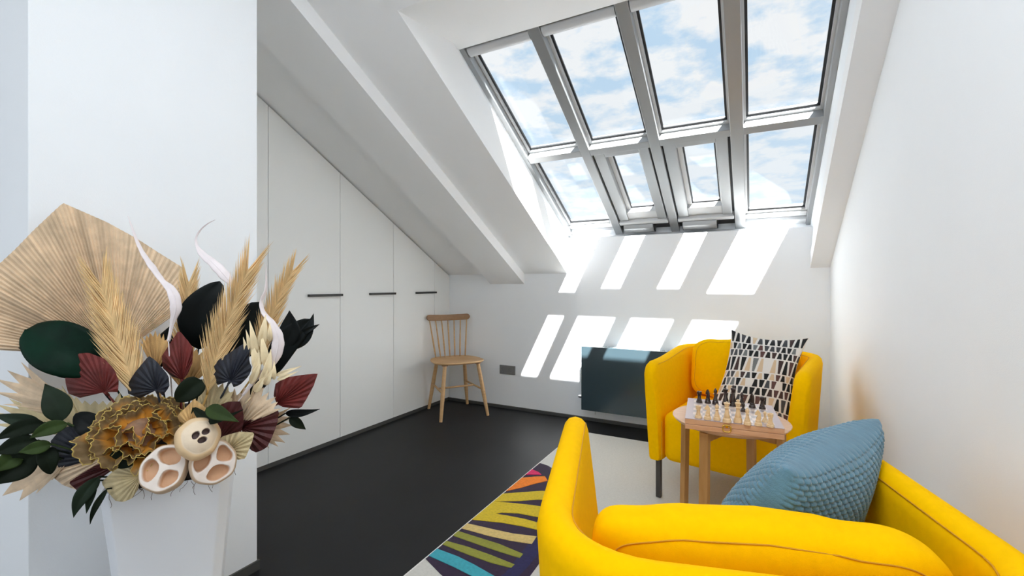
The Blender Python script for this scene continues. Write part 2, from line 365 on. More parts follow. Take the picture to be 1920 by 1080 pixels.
m = MB(); m.tube([(-.598, -.04, .093), (-.612, -.04, .093), (-.613, -.04, .093), (-.628, -.04, .093), (-.629, -.04, .093), (-.640, -.04, .093)], [.007, .007, .012, .012, .010, .010], 14); m.build('valve', CHR, rad, smooth='auto')
m = MB(); m.tube([(-.50, -.055, .005), (-.50, -.055, -.03)], .0012, 6); m.build('label_cord', BLACK, rad)

# ------------------------------------------------------------------ rug with its tufted leaf motif
def rugmat(name, c, v=.12): return mat(name, c, .95, var=v, scale=90, bump=.9, bscale=420, spec=.05, sheen=.2)
RUGB = rugmat('rug_cream', (.60, .585, .54), .05)
rug = thing('rug', 'cream rug with a dark purple leaf motif in bright stripes under the armchairs', 'rug', (-.38, 1.75, 0))
def rz(mb, name, m, **k):
    o = mb.build(name, m, rug, **k); o.data.transform(Matrix.Translation((.38, -1.75, 0))); return o
m = MB(); m.box((-1.15, .25, 0.001), (.405, 3.205, .010)); rz(m, 'pile', RUGB, bevel=.003)
m = MB(); m.box((-1.156, .246, 0.001), (-1.15, 3.209, .0085)); m.box((-1.15, 3.205, .001), (.405, 3.210, .0085)); rz(m, 'binding', mat('rug_edge', (.72, .71, .67), .9))
Rx = -1.147
def r2(x, y):
    p = atZ(x, y, .012); return V((Rx if p.x < -1.095 else p.x, p.y, .0))
def patch(name, pts, m, z0, z1):
    mb = MB(); P = [r2(*q) for q in pts]
    mb.prism([(p.x, p.y, z0) for p in P], (0, 0, z1-z0)); return rz(mb, name, m)
def c5(x, y): return (760+x/3.8575, 800+y/3.8575)
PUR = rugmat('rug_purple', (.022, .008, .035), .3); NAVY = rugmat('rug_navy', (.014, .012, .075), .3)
# dark leaf: outline continues below the frame and under the armchair
patch('leaf_motif', [c5(975, 262), c5(1030, 280), c5(1095, 320), c5(1150, 400), c5(1170, 520), c5(1160, 650), c5(1100, 800), c5(1010, 930), c5(900, 1080), c5(820, 1170), c5(620, 1250), c5(420, 1200), c5(250, 1060), c5(180, 965)], PUR, .009, .0115)
patch('leaf_navy_band', [c5(1090, 640), c5(1060, 760), c5(980, 900), c5(880, 1020), c5(780, 1120), c5(640, 1180), c5(560, 1160), c5(720, 1060), c5(800, 960), c5(880, 860), c5(960, 790), c5(1020, 700)], NAVY, .011, .0122)  # navy tufted band within the leaf motif
for nm, c, pts in [
    ('pink', (.72, .012, .13), [(930, 312), (965, 330), (985, 348), (920, 358), (862, 366)]),
    ('orange', (.90, .22, .006), [(860, 375), (940, 362), (1010, 360), (1030, 392), (930, 415), (840, 442), (745, 470)]),
    ('yellow', (.66, .47, .008), [(730, 492), (850, 475), (980, 466), (1100, 468), (1100, 530), (960, 528), (820, 538), (678, 552), (800, 556), (930, 570), (1060, 592), (1090, 600), (1060, 680), (960, 655), (820, 628), (700, 622), (650, 630), (740, 645), (860, 668), (1006, 708), (980, 752), (850, 722), (700, 695), (600, 685), (515, 682), (620, 590)]),
    ('sand', (.66, .48, .17), [(480, 710), (620, 740), (780, 775), (950, 795), (915, 850), (760, 825), (600, 790), (436, 745)]),
    ('olive', (.27, .27, .03), [(410, 765), (520, 800), (680, 850), (852, 922), (828, 950), (690, 908), (540, 858), (376, 798)]),
    ('olive', (.27, .27, .03), [(330, 838), (450, 870), (620, 930), (790, 998), (765, 1022), (620, 985), (450, 925), (300, 862)]),
    ('turquoise', (.04, .36, .44), [(262, 895), (380, 940), (500, 1000), (640, 1080), (700, 1120), (600, 1120), (480, 1080), (340, 1010), (215, 950)])]:
    o = patch('stripe', [c5(*p) for p in pts], rugmat('rug_'+nm, c), .0115, .0135)
    o['label'] = nm+' tufted stripe'
mb = MB(); mb.prism([(-.05, 1.95, .009), (.1, 1.85, .009), (.3, 1.95, .009), (.39, 2.2, .009), (.3, 2.42, .009), (.08, 2.3, .009)], (0, 0, .0025)); rz(mb, 'leaf_motif', PUR)

# ------------------------------------------------------------------ spindle chair
def spindle_chair():
    c = thing('spindle_chair', 'light oak spindle-back chair standing in the corner by the wardrobe', 'chair', (-2.256, 3.215, 0), math.radians(-35))
    # local +x is the front
    m = MB(); k = 40; rings = []
    def outline(a, s=1.0):
        ca, sa = math.cos(a), math.sin(a)
        x = .205*(abs(ca)**.72)*(1 if ca > 0 else -1); y = .218*(abs(sa)**.72)*(1 if sa > 0 else -1)
        y *= 1+.10*x/.2
        return x*s, y*s
    prof = [(0, .440), (.55, .440), (.88, .437), (.96, .441), (1, .450), (.985, .457), (.9, .459), (.5, .452), (0, .450)]
    vs = [(*outline(2*PI*j/k, s), z) for s, z in prof for j in range(k)]
    m.add(vs, [(i*k+j, i*k+(j+1) % k, (i+1)*k+(j+1) % k, (i+1)*k+j) for i in range(len(prof)-1) for j in range(k)])
    m.build('seat', OAK, c, smooth='auto')
    tops = {}
    feet = {'fl': ((.14, -.145), (.215, -.205)), 'fr': ((.14, .145), (.215, .205)), 'bl': ((-.13, -.125), (-.215, -.175)), 'br': ((-.13, .125), (-.205, .185))}
    for key, (a, b) in feet.items():
        m = MB(); A = V((*a, .442)); B = V((*b, 0)); m.tube([B, B.lerp(A, .45), A], [.0125, .0175, .0155], 12); m.build('leg', OAK, c, smooth='auto'); tops[key] = (A, B)
        m = MB(); m.tube([A+V((0, 0, -.012)), A], .026, 14); m.build('leg_block', OAKD, c, smooth='auto')
    def on(key, z): A, B = tops[key]; return B.lerp(A, z/.442)
    for s in 'lr':
        m = MB(); m.tube([on('f'+s, .215), on('b'+s, .225)], .008, 8); m.build('stretcher', OAK, c, smooth=True)
    m = MB(); m.tube([(on('fl', .215)+on('bl', .225))/2, (on('fr', .215)+on('br', .225))/2], .008, 8); m.build('stretcher', OAK, c, smooth=True)
    # crest rail
    def crest(t): y = (t-.5)*.405; return V((-.190-.026*math.cos((t-.5)*PI), y, .806))
    m = MB(); n = 24
    for i in range(n+1): pass
    def cf(u, v):
        t = .5-.5*math.cos(PI*u); p = crest(t); e = min(t, 1-t)*.405; h = .025*math.sqrt(max(0, 1-max(0, (.026-e)/.026)**2))+.0015
        a = 2*PI*v; return p+V((.0095*math.cos(a)-.10*h*math.sin(a), 0, h*(abs(math.sin(a))**.6)*(1 if math.sin(a) > 0 else -1)+.006*math.sin(PI*t)*-1))
    m.grid(cf, n, 20); m.build('crest_rail', OAKD, c, smooth=True)
    for i in range(7):
        f = i/6; y0 = (f-.5)*.27; y1 = (f-.5)*.35
        x0 = -.140-.022*math.cos((f-.5)*PI)+.01; p1 = crest(.5+(f-.5)*.864)
        A, B = V((x0, y0, .452)), V((p1.x, y1, .788))
        m = MB(); m.tube([A, A.lerp(B, .35), B], [.0055, .0075, .0048], 8); m.build('spindle', OAK, c, smooth=True)
spindle_chair()

# ------------------------------------------------------------------ armchairs
def armchair(label, loc, rz_, hl, hr, hb, cush_h, W=.335, D=.34, CW=.545):
    c = thing('armchair', label, 'armchair', loc, rz_, 'yellow armchairs at the side table')
    T, R = .075, .15      # half width/depth of outer line at the base
    path = []
    y = D
    n1 = 14
    for i in range(n1): path.append((V((-W, D-(2*D-R)*i/n1, 0)), V((-1, 0, 0))))
    for i in range(9): a = PI+PI/2*i/8; path.append((V((-W+R+R*math.cos(a), -D+R+R*math.sin(a), 0)), V((math.cos(a), math.sin(a), 0))))
    for i in range(1, 12): path.append((V((-W+R+(2*W-2*R)*i/12, -D, 0)), V((0, -1, 0))))
    for i in range(9): a = 1.5*PI+PI/2*i/8; path.append((V((W-R+R*math.cos(a), -D+R+R*math.sin(a), 0)), V((math.cos(a), math.sin(a), 0))))
    for i in range(1, n1+1): path.append((V((W, -D+R+(2*D-R)*i/n1, 0)), V((1, 0, 0))))
    L = [0]
    for i in range(1, len(path)): L.append(L[-1]+(path[i][0]-path[i-1][0]).length)
    tot = L[-1]
    # refine front ends for the rounded corners
    pts = []
    def samp(s):
        for i in range(1, len(path)):
            if L[i] >= s-1e-9:
                f = (s-L[i-1])/(L[i]-L[i-1]); return path[i-1][0].lerp(path[i][0], f), path[i-1][1].lerp(path[i][1], f).normalized()
        return path[-1]
    ss = sorted(set([.0, .006, .014, .024, .036, .05, .07, .09, .12]+[.12+(tot-.24)*i/60 for i in range(61)]+[tot-q for q in (.09, .07, .05, .036, .024, .014, .006, 0)]))
    zb = .20
    secs = []; seam_pts = []
    for s in ss:
        p, n = samp(s)
        f = s/tot; side = hl if f < .5 else hr
        d = min(s, tot-s)/(tot/2)                  # 0 at arm front, 1 mid back
        b = min(1, max(0, (d-.12)/.5)); b = b*b*(3-2*b)
        H = side+(hb-side)*b
        e = min(s, tot-s); rr = .085
        if e < rr: H -= rr*(1-math.sqrt(max(0, 1-((rr-e)/rr)**2)))*.9
        cut = 0
        if e < .05: cut = .013*(1-e/.05)**2
        prof = []
        lean = .035
        def P(k, z): return p+n*(k+lean*((z-zb)/.55)**1.3)+V((0, 0, z))
        r = .034; T2 = T-.012
        ins = -T+cut; out = -cut
        pr = [P(out-.006, zb), P(out, zb+.012), P(out+.003, .30), P(out+.004, .42), P(out+.004, .55), P(out+.002, H-r*1.1)]
        for q in range(1, 6):
            a = PI*q/6; mid = (out+ins+.012)/2; hw = (out-ins-.012)/2
            pr.append(P(mid+hw*math.cos(a), H-r+r*math.sin(a)))
        pr += [P(ins+.012, H-r*1.1), P(ins+.006, .55), P(ins+.0, .42), P(ins, .30), P(ins, zb+.012), P(ins+.006, zb)]
        secs.append(pr); seam_pts.append(pr[-8].copy())
    k = len(secs[0]); vs = [q for s in secs for q in s]
    m = MB(); fs = [(i*k+j, i*k+(j+1) % k, (i+1)*k+(j+1) % k, (i+1)*k+j) for i in range(len(secs)-1) for j in range(k)]
    fs += [tuple(range(k))[::-1], tuple(range((len(secs)-1)*k, len(secs)*k))]
    m.add(vs, fs); m.build('shell', YEL, c, smooth='auto', fixn=True)
    m = MB(); m.tube([secs[i][-7]+V((0, 0, .001)) for i in range(6, len(secs)-6)], .0014, 6); m.build('seam', SEAM, c, smooth=True)
    # seat block with a rounded front edge
    m = MB(); m.box((-W+T+.002, -D+T-.01, zb), (W-T-.002, D-.006, .445)); m.build('seat', YEL, c, smooth='auto', bevel=.042, seg=6)
    for sx in (-1, 1): m = MB(); m.tube([(sx*(W-T-.001), D-.002, zb+.01), (sx*(W-T-.001), D-.003, .40)], .0018, 6); m.build('seam', SEAM, c)
    # loose back cushion: rounded box with a seam around each face
    CH, CT = cush_h-.44, .125
    def sup(a, e): ca, sa = math.cos(a), math.sin(a); return (abs(ca)**e*(1 if ca >= 0 else -1), abs(sa)**e*(1 if sa >= 0 else -1))
    def cush(u, v, off=0):
        a = 2*PI*u; X, Z = sup(a, .38)
        b = PI*(v-.5); rr = math.cos(b)**.42 if abs(b) < PI/2-1e-6 else 0; yy = math.sin(b)
        rr_ = rr; bul = 1+.05*math.cos(PI*X/2)*0
        x = X*rr_*CW/2; z = Z*rr_*CH/2
        puff = (1-(x/(CW/2))**2)*(1-(z/(CH/2))**2)
        y = (1 if yy > 0 else -1)*abs(yy)**.55*(CT*.34+CT*.22*max(0, puff)**.5)
        z += .006*math.sin(x*19+1.0)*(z > 0)+.004*math.sin(x*43)
        return V((x, y, z))
    tilt = Matrix.Rotation(math.radians(9), 4, 'X'); T0 = Matrix.Translation((0, -D+T+.085, .442+CH/2))
    m = MB(); m.grid(cush, 96, 40); o = m.build('back_cushion', YEL, c, smooth=True, weld=.0002); o.data.transform(T0 @ tilt)
    for sy in (.27, .73):
        m = MB(); m.tube([cush(i/72, sy)*1.001 for i in range(73)], .0014, 6); q = m.build('seam', SEAM, o, smooth=True); q.data.transform(T0 @ tilt)
    for x in (-W+.045, W-.045):
        for y in (-D+.06, D-.045):
            m = MB(); m.box((x-.0125, y-.0125, .0), (x+.0125, y+.0125, zb+.01)); m.build('leg', LEGM, c, bevel=.002)
    return c
far_ac = armchair('yellow armchair against the back wall, holding the black-and-white patterned cushion', (-.085, 2.64, .012), math.radians(169), .715, .69, .725, .775)
far_ac.rotation_euler.z = math.radians(180-11)
near_ac = armchair('yellow armchair nearest the camera, seen from behind with the blue cushion', (-.064+.018*cs, .985+.018*sn, .012), math.radians(16), .728, .728, .722, .730, W=.315, D=.348, CW=.51)

# ------------------------------------------------------------------ cushions
def pillow(name, label, C4, thick, matl, n, colfn=None, dispfn=None, pinch=.10, cat='cushion'):
    A, B, Cc, D = [V(p) for p in C4]       # TL TR BR BL
    ctr = (A+B+Cc+D)/4
    nrm = (B-A).cross(D-A).normalized()
    def fn(side):
        def f(u, v):
            # pull the edge midpoints in
            uu, vv = 2*u-1, 2*v-1
            su = uu*(1-pinch*(1-vv*vv)*abs(uu)**2); sv = vv*(1-pinch*(1-uu*uu)*abs(vv)**2)
            p = A.lerp(B, (su+1)/2).lerp(D.lerp(Cc, (su+1)/2), (sv+1)/2)
            h = (max(0, (1-uu**2))**.42)*(max(0, (1-vv**2))**.42)
            w = thick*h*(1+.06*math.sin(5*uu+3*vv)*math.cos(4*vv-uu))
            d = dispfn(u, v)*min(1, h*4) if dispfn else 0
            return p+nrm*side*(w+d)
        return f
    m = MB(); m.grid(fn(1), n, n, colfn); m.grid(fn(-1), n, n, colfn)
    o = m.build(name, matl, None, smooth=True, weld=.00005, fixn=True); origin(o, ctr); tag(o, label, cat); return o
PAL = [(.006, .006, .007), (.006, .006, .007), (.05, .025, .022), (.055, .058, .065), (.006, .006, .007), (.16, .17, .17), (.10, .045, .04), (.62, .46, .30)]
OFFW = (.72, .69, .65)
rng = random.Random(7)
rows = []; vv = 0
hs = [.155, .085, .085, .17, .07, .09, .085, .15, .07, .08]
for h in hs: rows.append((vv, vv+h)); vv += h
rowrand = [[rng.random() for _ in range(60)] for _ in rows]
def printcol(u, v):
    v = v/.999
    for ri, (a, b) in enumerate(rows):
        if a <= v < b or ri == len(rows)-1:
            t = (v-a)/(b-a)
            if t < .07 or t > .95: return OFFW
            nc = 14 if (b-a) < .12 else 13
            off = .3*math.sin(ri*2.1)
            x = u*nc+off; k = int(x); fx = x-k
            up = (k+ri) % 2
            tt = t if up else 1-t
            half = .21+.25*tt if (b-a) < .12 else .16+.30*tt
            q = rowrand[ri][k % 60]
            if abs(fx-.5) > half: 
                return OFFW
            if q > .965: return OFFW
            
            return PAL[int(q/.965*7.99)] if up else PAL[int((q*3.7 % 1)*7.99)]
    return OFFW
C4 = [atF(1371, 617, 2.50), atF(1517, 633, 2.34), atF(1487, 806, 2.10), atF(1322, 782, 2.36)]
cot = mat('printed_cotton', (1, 1, 1), .85, attr=True, bump=.2, bscale=900)
pc = pillow('printed_cushion', 'white cushion printed with black, grey and brown triangles in the far armchair', C4, .062, cot, 380, printcol, pinch=.17)
BLUE = mat('blue_plush', (.075, .18, .25), .8, var=.12, scale=45, bump=.5, bscale=500, sheen=.4)
def waffle(u, v):
    nu, nv = 24, 44
    j = v*nv; jj = int(j); fy = j-jj
    i = u*nu+(.5 if jj % 2 else 0)+.12*math.sin(v*9); fx = i-math.floor(i)
    return .0075*(max(0, 1-(2*fx-1)**2)**.5)*(max(0, 1-(2*fy-1)**2)**.5)
def C(r, F, z): return CR*r+CF*F+V((0, 0, z))
Cc, Aa = C(.463, .76, .790), C(.785, .97, .812); dd = C(-.19, .03, -.335)
bc = pillow('plush_cushion', 'blue knobbly plush cushion leaning in the near armchair', [Cc, Aa, Aa+dd, Cc+dd], .085, BLUE, 280, None, waffle, pinch=.06)
# ------------------------------------------------------------------ side table, chessboard
ZT = .565
TC = V((-.083, 2.01, 0))
tb = thing('side_table', 'small round wooden side table between the yellow armchairs', 'table', TC)
m = MB(); m.lathe([(.001, ZT-.018), (.198, ZT-.018), (.2085, ZT-.010), (.2145, ZT-.002), (.213, ZT), (.001, ZT)], 72); m.build('tabletop', TABW, tb, smooth='auto')
legs = []
for a, b in ((-.118, .148), (-.148, -.118), (.148, .118), (.118, -.148)):
    p = CR*a+CF*b; ang = math.atan2(p.y, p.x); legs.append(p)
    d = p.normalized(); e = V((-d.y, d.x, 0)); q = [d*x+e*y+V((p.x, p.y, 0)) for x, y in ((-.010, -.017), (.012, -.017), (.012, .017), (-.010, .017))]
    m = MB(); m.prism([(v.x*1.04, v.y*1.04, .012) for v in q], (0, 0, 0.0001)); m = MB()
    m.add([(v.x+d.x*.01, v.y+d.y*.01, .013) for v in q]+[(v.x, v.y, ZT-.019) for v in q], [(3, 2, 1, 0), (4, 5, 6, 7), (0, 1, 5, 4), (1, 2, 6, 5), (2, 3, 7, 6), (3, 0, 4, 7)])
    m.build('leg', TABL, tb, bevel=.002)
for i, j in ((0, 3), (1, 2)):
    A, B = legs[i]*.93, legs[j]*.93; d = (B-A).normalized(); e = V((-d.y, d.x, 0))*.009; z0 = ZT-.056-.0005*i
    m = MB(); m.prism([A-e+V((0, 0, z0)), B-e+V((0, 0, z0)), B+e+V((0, 0, z0)), A+e+V((0, 0, z0))], (0, 0, .037)); m.build('cross_rail', TABL, tb, bevel=.002)
zb_ = ZT+.040
cc4 = [atZ(*q, zb_) for q in ((1295.7, 745.4), (1441.5, 758.3), (1464.8, 805), (1289.8, 785.5))]
bc_ = (cc4[0]+cc4[1]+cc4[2]+cc4[3])/4
ev = ((cc4[1]-cc4[0])+(cc4[2]-cc4[3])); bang = math.atan2(ev.y, ev.x)
BW, BD = .32, .325
cb_ = thing('chessboard', 'folding wooden chess box set out for play on the round side table', 'chessboard', (bc_.x, bc_.y, ZT), bang)
m = MB(); m.box((-BW/2, -BD/2, .0005), (BW/2, BD/2, .0185)); m.box((-BW/2, -BD/2, .0195), (BW/2, BD/2, .038)); m.build('box', mat('chess_box_wood', (.62, .33, .18), .45, col2=(.70, .41, .24), scale=9, stretch=(1, 8, 8)), cb_, bevel=.0015)
m = MB(); m.box((-BW/2, -BD/2, .038), (BW/2, BD/2, .0396)); m.build('border', mat('chess_border', (.42, .33, .34), .4), cb_)
SQ1 = mat('light_square', (.66, .53, .46), .4); SQ2 = mat('dark_square', (.40, .33, .32), .4)
sq = (.268/8); base_sq = {}
for i in range(8):
    for j in range(8):
        key = (i+j) % 2
        if key not in base_sq:
            m = MB(); m.box((-sq/2+.0002, -sq/2+.0002, 0), (sq/2-.0002, sq/2-.0002, .0006)); o = m.build('square', [SQ2, SQ1][key], cb_); base_sq[key] = o
            o['label'] = ['darker inlaid square', 'pale inlaid square'][key]
        else:
            o = base_sq[key].copy(); COL.objects.link(o); o.parent = cb_
            if 'label' in o: del o['label']
        o.location = ((i-3.5)*sq, (j-3.5)*sq, .0396)
BRASS = mat('brass', (.85, .55, .12), .25, metal=1)
m = MB(); m.tube([(.013*(abs(math.cos(a))**.6)*(1 if math.cos(a) > 0 else -1)-.02, -BD/2-.003, .0190+.012*(abs(math.sin(a))**.6)*(1 if math.sin(a) > 0 else -1)) for a in [2*PI*k/24 for k in range(25)]], .0028, 8)
m.box((-.024, -BD/2-.002, .021), (-.016, -BD/2, .033)); m.build('brass_clasp', BRASS, cb_, smooth='auto')
LW = mat('pale_boxwood', (.74, .50, .26), .4, col2=(.83, .62, .37), scale=60); DW = mat('dark_stained_wood', (.030, .014, .010), .3, var=.3, scale=50, coat=.3)
def chess(kind, h, dark):
    r = {'king': .0145, 'queen': .0145, 'bishop': .0125, 'knight': .0125, 'rook': .0125, 'pawn': .0105}[kind]
    m = MB(); base = [(.001, 0), (r, 0), (r, .08*h), (r*.92, .11*h), (r*.95, .15*h), (r*.72, .22*h), (r*.78, .25*h)]
    if kind == 'pawn': p = base+[(r*.45, .38*h), (r*.35, .58*h), (r*.62, .63*h), (r*.36, .67*h), (r*.5, .74*h), (r*.55, .83*h), (r*.45, .93*h), (r*.2, .99*h), (.0003, h)]
    elif kind == 'rook': p = base+[(r*.55, .4*h), (r*.5, .66*h), (r*.72, .70*h), (r*.55, .74*h), (r*.74, .80*h), (r*.76, h), (r*.55, h), (r*.5, .92*h), (.0003, .92*h)]
    elif kind == 'bishop': p = base+[(r*.5, .4*h), (r*.36, .60*h), (r*.68, .64*h), (r*.4, .67*h), (r*.45, .72*h), (r*.56, .80*h), (r*.42, .90*h), (r*.16, .96*h), (r*.2, .98*h), (.0003, h)]
    elif kind == 'queen': p = base+[(r*.55, .4*h), (r*.38, .66*h), (r*.72, .70*h), (r*.42, .73*h), (r*.5, .80*h), (r*.78, .92*h), (r*.66, .93*h), (r*.4, .94*h), (r*.22, .96*h), (r*.2, .99*h), (.0003, h)]
    elif kind == 'king': p = base+[(r*.55, .4*h), (r*.40, .60*h), (r*.74, .64*h), (r*.42, .67*h), (r*.5, .73*h), (r*.72, .84*h), (r*.5, .87*h), (.0003, .89*h)]
    else: p = base+[(r*.75, .30*h), (r*.6, .36*h), (.0003, .37*h)]
    m.lathe(p, 18)
    if kind == 'king':
        w_ = .0022; m.box((-w_, -w_, .87*h), (w_, w_, h)); m.box((-.006, -w_, .92*h), (.006, w_, .96*h))
    if kind == 'knight':
        H = [(-.55, .33), (.5, .33), (.55, .45), (.3, .56), (.25, .66), (.62, .62), (.86, .66), (.84, .74), (.55, .84), (.3, .93), (.15, 1.0), (.02, .93), (-.3, .90), (-.6, .75), (-.68, .55)]
        m.prism([(-.0042, x*r, z*h) for x, z in H], (.0084, 0, 0))
    return m
board_m = cb_
def place_piece(kind, h, dark, x, y, label, rot=0):
    mb = chess(kind, h, dark); o = mb.build('chess_'+kind, DW if dark else LW, None, smooth='auto')
    p = atZ(x, y, ZT+.0402)
    iv = Matrix.Rotation(-bang, 4, 'Z') @ (p-V((bc_.x, bc_.y, p.z)))
    o.location = p; o.rotation_euler = (0, 0, bang+rot); tag(o, label, 'chess piece', 'dark chess pieces' if dark else 'pale chess pieces')
WN = [('rook', .044, 1309.3, 783, 'pale rook at the left end of the near row'), ('knight', .055, 1326.8, 786, 'pale knight beside the left pale rook'),
      ('bishop', .060, 1344.3, 787.5, 'pale bishop between the pale knight and the pale queen'), ('queen', .074, 1363, 791.4, 'pale queen in the near row, left of the pale king'),
      ('king', .082, 1383.8, 791.8, 'pale king with a cross in the near row above the clasp'), ('bishop', .060, 1401.3, 796, 'pale bishop just right of the pale king'),
      ('knight', .056, 1422, 797.5, 'pale knight second from the right end of the near row'), ('pawn', .038, 1434.4, 791, 'small pale pawn behind the right-hand pale rook'),
      ('rook', .046, 1444.5, 800, 'pale rook at the right end of the near row')]
BN = [('rook', .046, 1311.2, 754.5, 'dark rook at the left end of the far row'), ('knight', .056, 1327.2, 755.8, 'dark knight beside the left dark rook'),
      ('bishop', .066, 1341.4, 757.7, 'dark bishop between the left dark knight and the dark queen'), ('queen', .070, 1360.5, 759, 'dark queen in the far row, left of the dark king'),
      ('king', .084, 1374.7, 761, 'dark king, tallest piece of the far row'), ('bishop', .056, 1391, 761.3, 'dark bishop just right of the dark king'),
      ('pawn', .034, 1393.5, 771.6, 'dark pawn advanced in front of the right dark bishop'), ('knight', .056, 1410.4, 764.2, 'dark knight near the right end of the far row'),
      ('rook', .047, 1429.2, 766.5, 'dark rook at the right end of the far row')]
for k_, h, x, y, l in WN: place_piece(k_, h, False, x, y, l, PI/2 if k_ == 'knight' else 0)
for k_, h, x, y, l in BN: place_piece(k_, h, True, x, y, l, -PI/2*0+.5)
#BOUQUET
# ------------------------------------------------------------------ planter and dried arrangement
PW = mat('white_planter', (.78, .80, .84), .45, bump=.03, bscale=120)
pa, pb = atF(195, 930, 1.076), atF(421, 891, 1.19)
pa.z = pb.z = .60
ex = (pb-pa).normalized(); ey = V((-ex.y, ex.x, 0)); W0 = (pb-pa).length
pctr = (pa+pb)/2+ey*(W0/2+.012)
pctr.z = 0
pl = thing('planter', 'tall white tapered square planter holding the dried arrangement', 'planter', pctr, math.atan2(ex.y, ex.x))
def sqring(h, ch, z): c = h-ch; return [(c, -h, z), (h, -c, z), (h, c, z), (c, h, z), (-c, h, z), (-h, c, z), (-h, -c, z), (-c, -h, z)]
H0 = W0/2+.014
m = MB(); rings = [sqring(H0*.62, .016, .001), sqring(H0, .022, .594), sqring(H0-.002, .021, .60), sqring(H0-.010, .018, .60), sqring(H0-.012, .018, .50), sqring(.004, .001, .50)]
k = 8; vs = [q for r in rings for q in r]
m.add(vs, [(i*k+j, i*k+(j+1) % k, (i+1)*k+(j+1) % k, (i+1)*k+j) for i in range(5) for j in range(k)]+[tuple(range(k))[::-1], tuple(range(5*k, 6*k))])
m.build('pot', PW, pl, bevel=.003)
SHADE_FILL = mat('gap_shade_fill', (.018, .012, .008), .95, var=.5, scale=60, bump=1, bscale=80)  # dark mound added to colour the gaps between leaves as shade
m = MB(); rnd = random.Random(3)
def shade_mound(u, v):
    a = 2*PI*u; b = PI*v; r = (H0-.02)*math.sin(b)**.7*(1+.05*math.sin(7*a+3*math.sin(5*b)))
    ca, sa = math.cos(a), math.sin(a); q = 1/max(abs(ca), abs(sa))**.6
    return V((r*ca*q, r*sa*q, .60+(.165 if v < .5 else .05)*math.cos(b)))
m.grid(shade_mound, 48, 24); tag(m.build('gap_shade_mound', SHADE_FILL, pl, smooth=True, weld=.0003), kind='stuff')
pin = pctr+V((0, 0, .62))

LM = dict(
 beige=mat('dried_beige_leaf', (.60, .42, .235), .8, var=.16, scale=30, attr=True, bump=.4, bscale=300),
 pale=mat('dried_pale_leaf', (.56, .45, .25), .8, var=.16, scale=30, attr=True, bump=.4, bscale=300),
 gold=mat('dried_golden_leaf', (.55, .33, .12), .8, var=.16, scale=30, attr=True, bump=.4, bscale=300),
 red=mat('burgundy_leaf', (.16, .018, .014), .65, var=.2, scale=30, attr=True, bump=.3, bscale=300),
 dred=mat('dark_burgundy_leaf', (.085, .008, .009), .6, var=.2, scale=30, attr=True, bump=.3, bscale=300),
 navy=mat('navy_leaf', (.012, .016, .032), .6, var=.25, scale=30, attr=True, bump=.3, bscale=300))
COLS = dict(beige=(.66, .50, .34), pale=(.54, .44, .25), gold=(.56, .34, .13), red=(.125, .011, .008), dred=(.058, .0045, .0045), navy=(.0065, .009, .018))
def stem_to(o_name, P, m, parent, r=.0028, tgt=None, bend=.03, col=None):
    T = tgt or pin; mid = (P+T)/2+V((0, 0, -bend))
    q = [P, P.lerp(mid, .5)*.75+P.lerp(T, .25)*.25, mid, T]
    mb = MB(); mb.tube([P, (P*.55+mid*.45), (mid*.6+T*.4), T], [r*.8, r, r, r], 8, col=col); return mb.build('stem', m, parent, smooth=True)
def reroot(o, kids, p):
    origin(o, p)
    for k_ in kids: k_.data.transform(Matrix.Translation(-V(p))); k_.parent = o
def fan(label, kind, base, F0, outline, dF=0., n=22, amp=.003, jag=0., bulge=.01, stem=True, group=None, F_of=None, cmat=None, tuck=.0):
    """pleated palm fan: pleats radiate from base (px) to the outline (px)"""
    P0 = atF(*base, F0)
    L = [0]
    for i in range(1, len(outline)): L.append(L[-1]+math.dist(outline[i-1], outline[i]))
    def samp(f):
        s_ = f*L[-1]
        for i in range(1, len(outline)):
            if L[i] >= s_-1e-9:
                g = (s_-L[i-1])/max(1e-9, L[i]-L[i-1]); a, b = outline[i-1], outline[i]; return (a[0]+(b[0]-a[0])*g, a[1]+(b[1]-a[1])*g)
        return outline[-1]
    rr = random.Random(label); mm = 8; R_ = 2*n
    mb = MB(); vs = []; cl = []
    toC = (V((0, 0, CAM_H))-P0).normalized()
    for i in range(R_+1):
        q = samp(i/R_); Ft = F_of(q[0]) if F_of else F0+dF+.012*math.cos(PI*i/R_)
        if i % 2 and jag:
            j_ = jag*rr.uniform(.8, 1.15); q = (q[0]+(base[0]-q[0])*j_, q[1]+(base[1]-q[1])*j_)
        elif jag: q = (q[0]+rr.uniform(-2, 2), q[1]+rr.uniform(-2, 2))
        T = atF(q[0], q[1], Ft)
        sh = 1+rr.uniform(-.16, .16); c0 = tuple(x*sh for x in COLS[kind])
        for k_ in range(mm+1):
            t = k_/mm; a_ = amp*(1 if i % 2 else -1)*min(1, t*1.6+.1)*(1-.25*t)
            vs.append(P0.lerp(T, t)+toC*(a_+bulge*math.sin(PI*t)-.2*bulge*t*t)); cl.append(c0)
    fs = [(i*(mm+1)+k_, (i+1)*(mm+1)+k_, (i+1)*(mm+1)+k_+1, i*(mm+1)+k_+1) for i in range(R_) for k_ in range(mm)]
    mb.add(vs, fs, cl)
    o = mb.build('palm_fan_leaf', cmat or LM[kind], None)
    md = o.modifiers.new('thickness', 'SOLIDIFY'); md.thickness = .0006
    kids = []
    hub = MB(); hub.tube([P0+toC*.002, P0+(pin-P0).normalized()*.012], [.004, .003], 8, col=COLS[kind]); kids.append(hub.build('leaf_hub', cmat or LM[kind], None, smooth=True))
    if stem: kids.append(stem_to('stem', P0+(pin-P0).normalized()*.01, cmat or LM[kind], None, col=COLS[kind]))
    reroot(o, kids, P0); return tag(o, label, 'leaf', group)
wallF = lambda x: 1.585/(.469-.883*(x-960)/850)
